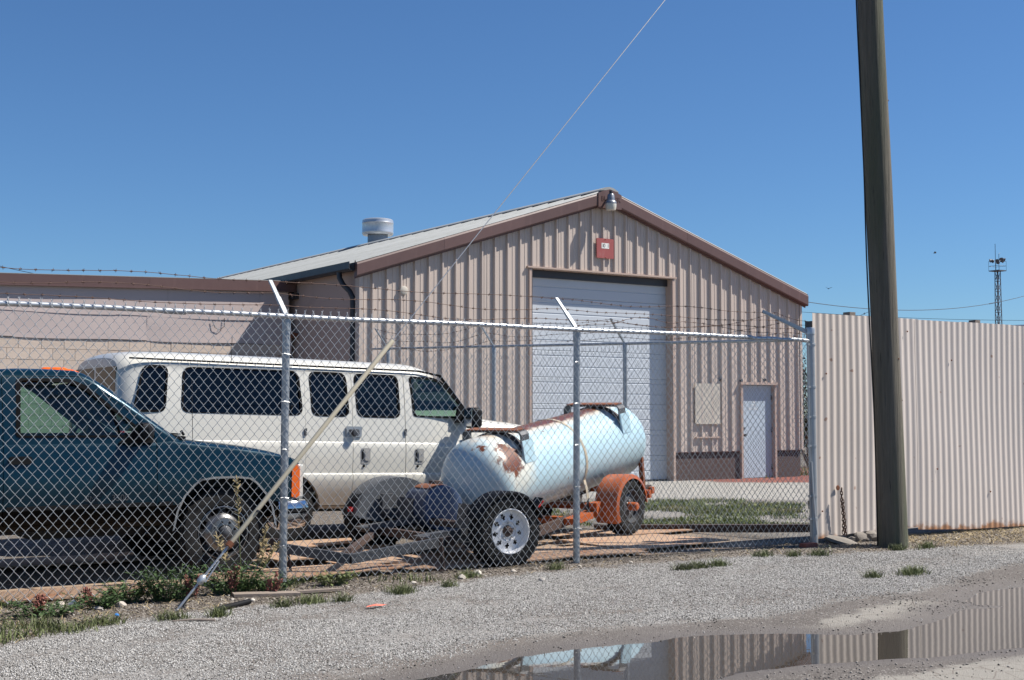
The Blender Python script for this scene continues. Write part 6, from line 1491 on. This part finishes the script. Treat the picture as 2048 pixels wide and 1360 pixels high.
# floodlight mast
tb = far_point(2000, 830, 150); tw = thing('floodlight_tower', 'far steel lattice floodlight tower behind the corrugated fence', 'tower', (tb.x, tb.y, 0)); hz = 18.0
mb = MB(); L4 = [(-1, -1), (1, -1), (1, 1), (-1, 1)]
def tw_w(z): return .34 - .13 * z / hz
for a, b_ in L4: 
    m2 = MB(); m2.tube([(a * tw_w(0), b_ * tw_w(0), 0), (a * tw_w(hz), b_ * tw_w(hz), hz)], .05, 5); m2.build('leg', MT['tower'], tw)
z = 0
while z < hz - .5:
    z2 = z + 1.2
    for i in range(4):
        a = L4[i]; c_ = L4[(i + 1) % 4]; mb.tube([(a[0] * tw_w(z), a[1] * tw_w(z), z), (c_[0] * tw_w(z2), c_[1] * tw_w(z2), z2)], .035, 3); mb.tube([(a[0] * tw_w(z), a[1] * tw_w(z), z), (c_[0] * tw_w(z), c_[1] * tw_w(z), z)], .035, 3)
    z = z2
kind(mb.build('bracing', MT['tower'], tw), 'stuff')
mb = MB(); mb.box((0, 0, hz), (1.35, 1.35, .10)); 
mb.build('platform', MT['tower'], tw)
mb = MB()
for zz in (.55, 1.1): mb.tube([(-.68, -.68, hz + zz), (.68, -.68, hz + zz), (.68, .68, hz + zz), (-.68, .68, hz + zz)], .02, 4, closed=True)
for a, b_ in L4: mb.tube([(a * .68, b_ * .68, hz), (a * .68, b_ * .68, hz + 1.1)], .02, 4)
kind(mb.build('railing', MT['tower'], tw), 'stuff')
for k, (a, b_) in enumerate(((-1.3, -.9), (-1.15, .9), (-.3, -1.2), (.2, -1.2), (-.1, -1.0), (1.2, -.9), (1.35, .8), (0, 1.2))):
    m2 = MB(); m2.lathe([(0, -.2), (.12, -.15), (.21, .08), (.22, .11), (0, .11)], (a * .5, b_ * .5, hz + 1.1 + .1 * (k % 3)), (a, b_, -.5), 9); m2.build('floodlight', MT['tower'], tw, 40)
m2 = MB(); m2.tube([(-.35, 0, hz), (-.35, 0, hz + 3.1)], .035, 4); m2.tube([(.3, 0, hz), (.3, 0, hz + 2.0), (.55, 0, hz + 2.1)], .03, 4); m2.build('antenna', MT['tower'], tw)
# dark shed roof showing over the corrugated fence
fs = far_point(2010, 648, 62); sh = thing('far_shed', 'dark low shed whose roof shows above the right end of the corrugated fence', 'shed', (fs.x, fs.y, 0))
ang = math.radians(-34)
mb = MB(); mb.box((5.2, 3, 2.55), (12, 8, 5.1), (0, 0, ang)); mb.build('wall', MT['shed'], sh)
mb = MB(); R = Euler((0, 0, ang)).to_matrix(); V = [R @ Vector(p) + Vector((5.2, 3, 0)) for p in ((-7.6, -4.6, 5.42), (6.6, -4.6, 6.0), (6.6, 4.6, 6.6), (-7.6, 4.6, 6.0), (-7.6, -4.6, 5.15), (6.6, -4.6, 5.7), (6.6, 4.6, 6.3), (-7.6, 4.6, 5.7))]
mb.add(V, [(0, 1, 2, 3), (7, 6, 5, 4), (0, 4, 5, 1), (1, 5, 6, 2), (2, 6, 7, 3), (3, 7, 4, 0)]); mb.build('roof', MT['gutter'], sh)
# service wires
def sag_line(a, b_, sag, n=24): return [a.lerp(b_, i / n) + Vector((0, 0, -sag * 4 * (i / n) * (1 - i / n))) for i in range(n + 1)]
a, b_ = Vector((20.5, 26.1, 5.55)), far_point(2250, 500, 70)
mb = MB(); mb.tube(sag_line(a, b_, 2.25, 40), .011, 5); o = mb.build('power_line', MT['cable_black'], None); tag(o, 'thin power line sagging from the warehouse roof to the right', 'power line')
mb = MB(); p0 = sag_line(a, b_, 2.25, 40); mb.tube([p0[1], p0[2]], .05, 6); mb.tube([p0[23], p0[24]], .02, 6); sp = mb.build('cable_splice', MT['gutter'], o)
for k, (x0, y0, x1, y1) in enumerate(((-150, 490, 150, 562), (-150, 505, 80, 560))):
    mb = MB(); mb.tube(sag_line(far_point(x0, y0, 70), far_point(x1, y1, 52), .15), .013, 5); o = mb.build('power_line', MT['cable_black'], None); tag(o, ('upper', 'lower')[k] + ' thin power line crossing the sky above the left end of the low building', 'power line')
mb = MB(); mb.tube(sag_line(far_point(1500, 615, 90), far_point(2200, 640, 80), .3), .012, 5); o = mb.build('power_line', MT['cable_black'], None); tag(o, 'faint power line low in the sky just above the corrugated fence', 'power line')
for k, (px, py, lab) in enumerate(((1660, 577, 'tiny dark bird flying left of the utility pole'), (1875, 505, 'tiny dark bird flying right of the utility pole'))):
    p = far_point(px, py, 45); mb = MB(); mb.loft([[(-.05, -.008, 0), (-.05, .008, 0), (-.05, 0, .01)], [(0, -.02, -.012), (0, .02, -.012), (0, 0, .022)], [(.06, -.006, 0), (.06, .006, 0), (.06, 0, .012)]])
    bd = mb.build('bird', MT['bird'], None, 40); bd.location = p; bd.rotation_euler = (0, 0, 1.1 + k); tag(bd, lab, 'bird')
    for s in (-1, 1):
        mb = MB(); mb.add([(.025, s * .015, .01), (-.02, s * .015, .01), (-.03, s * .10, .05), (-.035, s * .13, .035), (.005, s * .08, .05), (.02, s * .015, .004), (-.02, s * .015, .004), (-.03, s * .10, .044)], [(0, 4, 2, 1), (4, 3, 2), (5, 6, 7, 4)]); mb.build('wing', MT['bird'], bd)
# dark bush behind the right corner of the warehouse
def bush(x, y, w, h, n, label, seed):
    rg = np.random.default_rng(seed); root = thing('bush', label, 'bush', (x, y, 0))
    st = MB()
    for k in range(6): st.tube([(0, 0, 0), (rg.uniform(-.3, .3) * w, rg.uniform(-.3, .3) * w, h * .5), (rg.uniform(-.7, .7) * w, rg.uniform(-.7, .7) * w, h * .9)], [.05, .035, .012], 5)
    st.build('trunk', MT['timber'], root)
    c = rg.normal(0, 1, (26, 3)); c /= np.linalg.norm(c, axis=1)[:, None]; c = c * rg.uniform(.35, .9, (26, 1)) * np.array([w, w, h * .42]) + np.array([0, 0, h * .55])
    P = c[rg.integers(0, 26, n)] + rg.normal(0, .17, (n, 3)) * np.array([w, w, h * .5]); P[:, 2] = np.abs(P[:, 2]) + .05
    d1 = rg.normal(0, 1, (n, 3)); d1 /= np.linalg.norm(d1, axis=1)[:, None]; d2 = np.cross(d1, rg.normal(0, 1, (n, 3))); d2 /= np.linalg.norm(d2, axis=1)[:, None]; L = rg.uniform(.05, .10, (n, 1))
    V = np.stack([P, P + d1 * L * .5 + d2 * L * .3, P + d1 * L, P + d1 * L * .5 - d2 * L * .3], 1).reshape(-1, 3); F = [(4 * i, 4 * i + 1, 4 * i + 2, 4 * i + 3) for i in range(n)]
    me = bpy.data.meshes.new('foliage'); me.from_pydata(V.tolist(), [], F); me.materials.append(MT['bush']); kind(link('foliage', me, root), 'stuff')
bush(25.0, 24.6, 1.1, 2.9, 9000, 'tall dark bush beyond the right corner of the warehouse', 5)
bush(27.2, 25.6, 1.3, 2.7, 9000, 'dark bush half hidden behind the corrugated fence', 6)
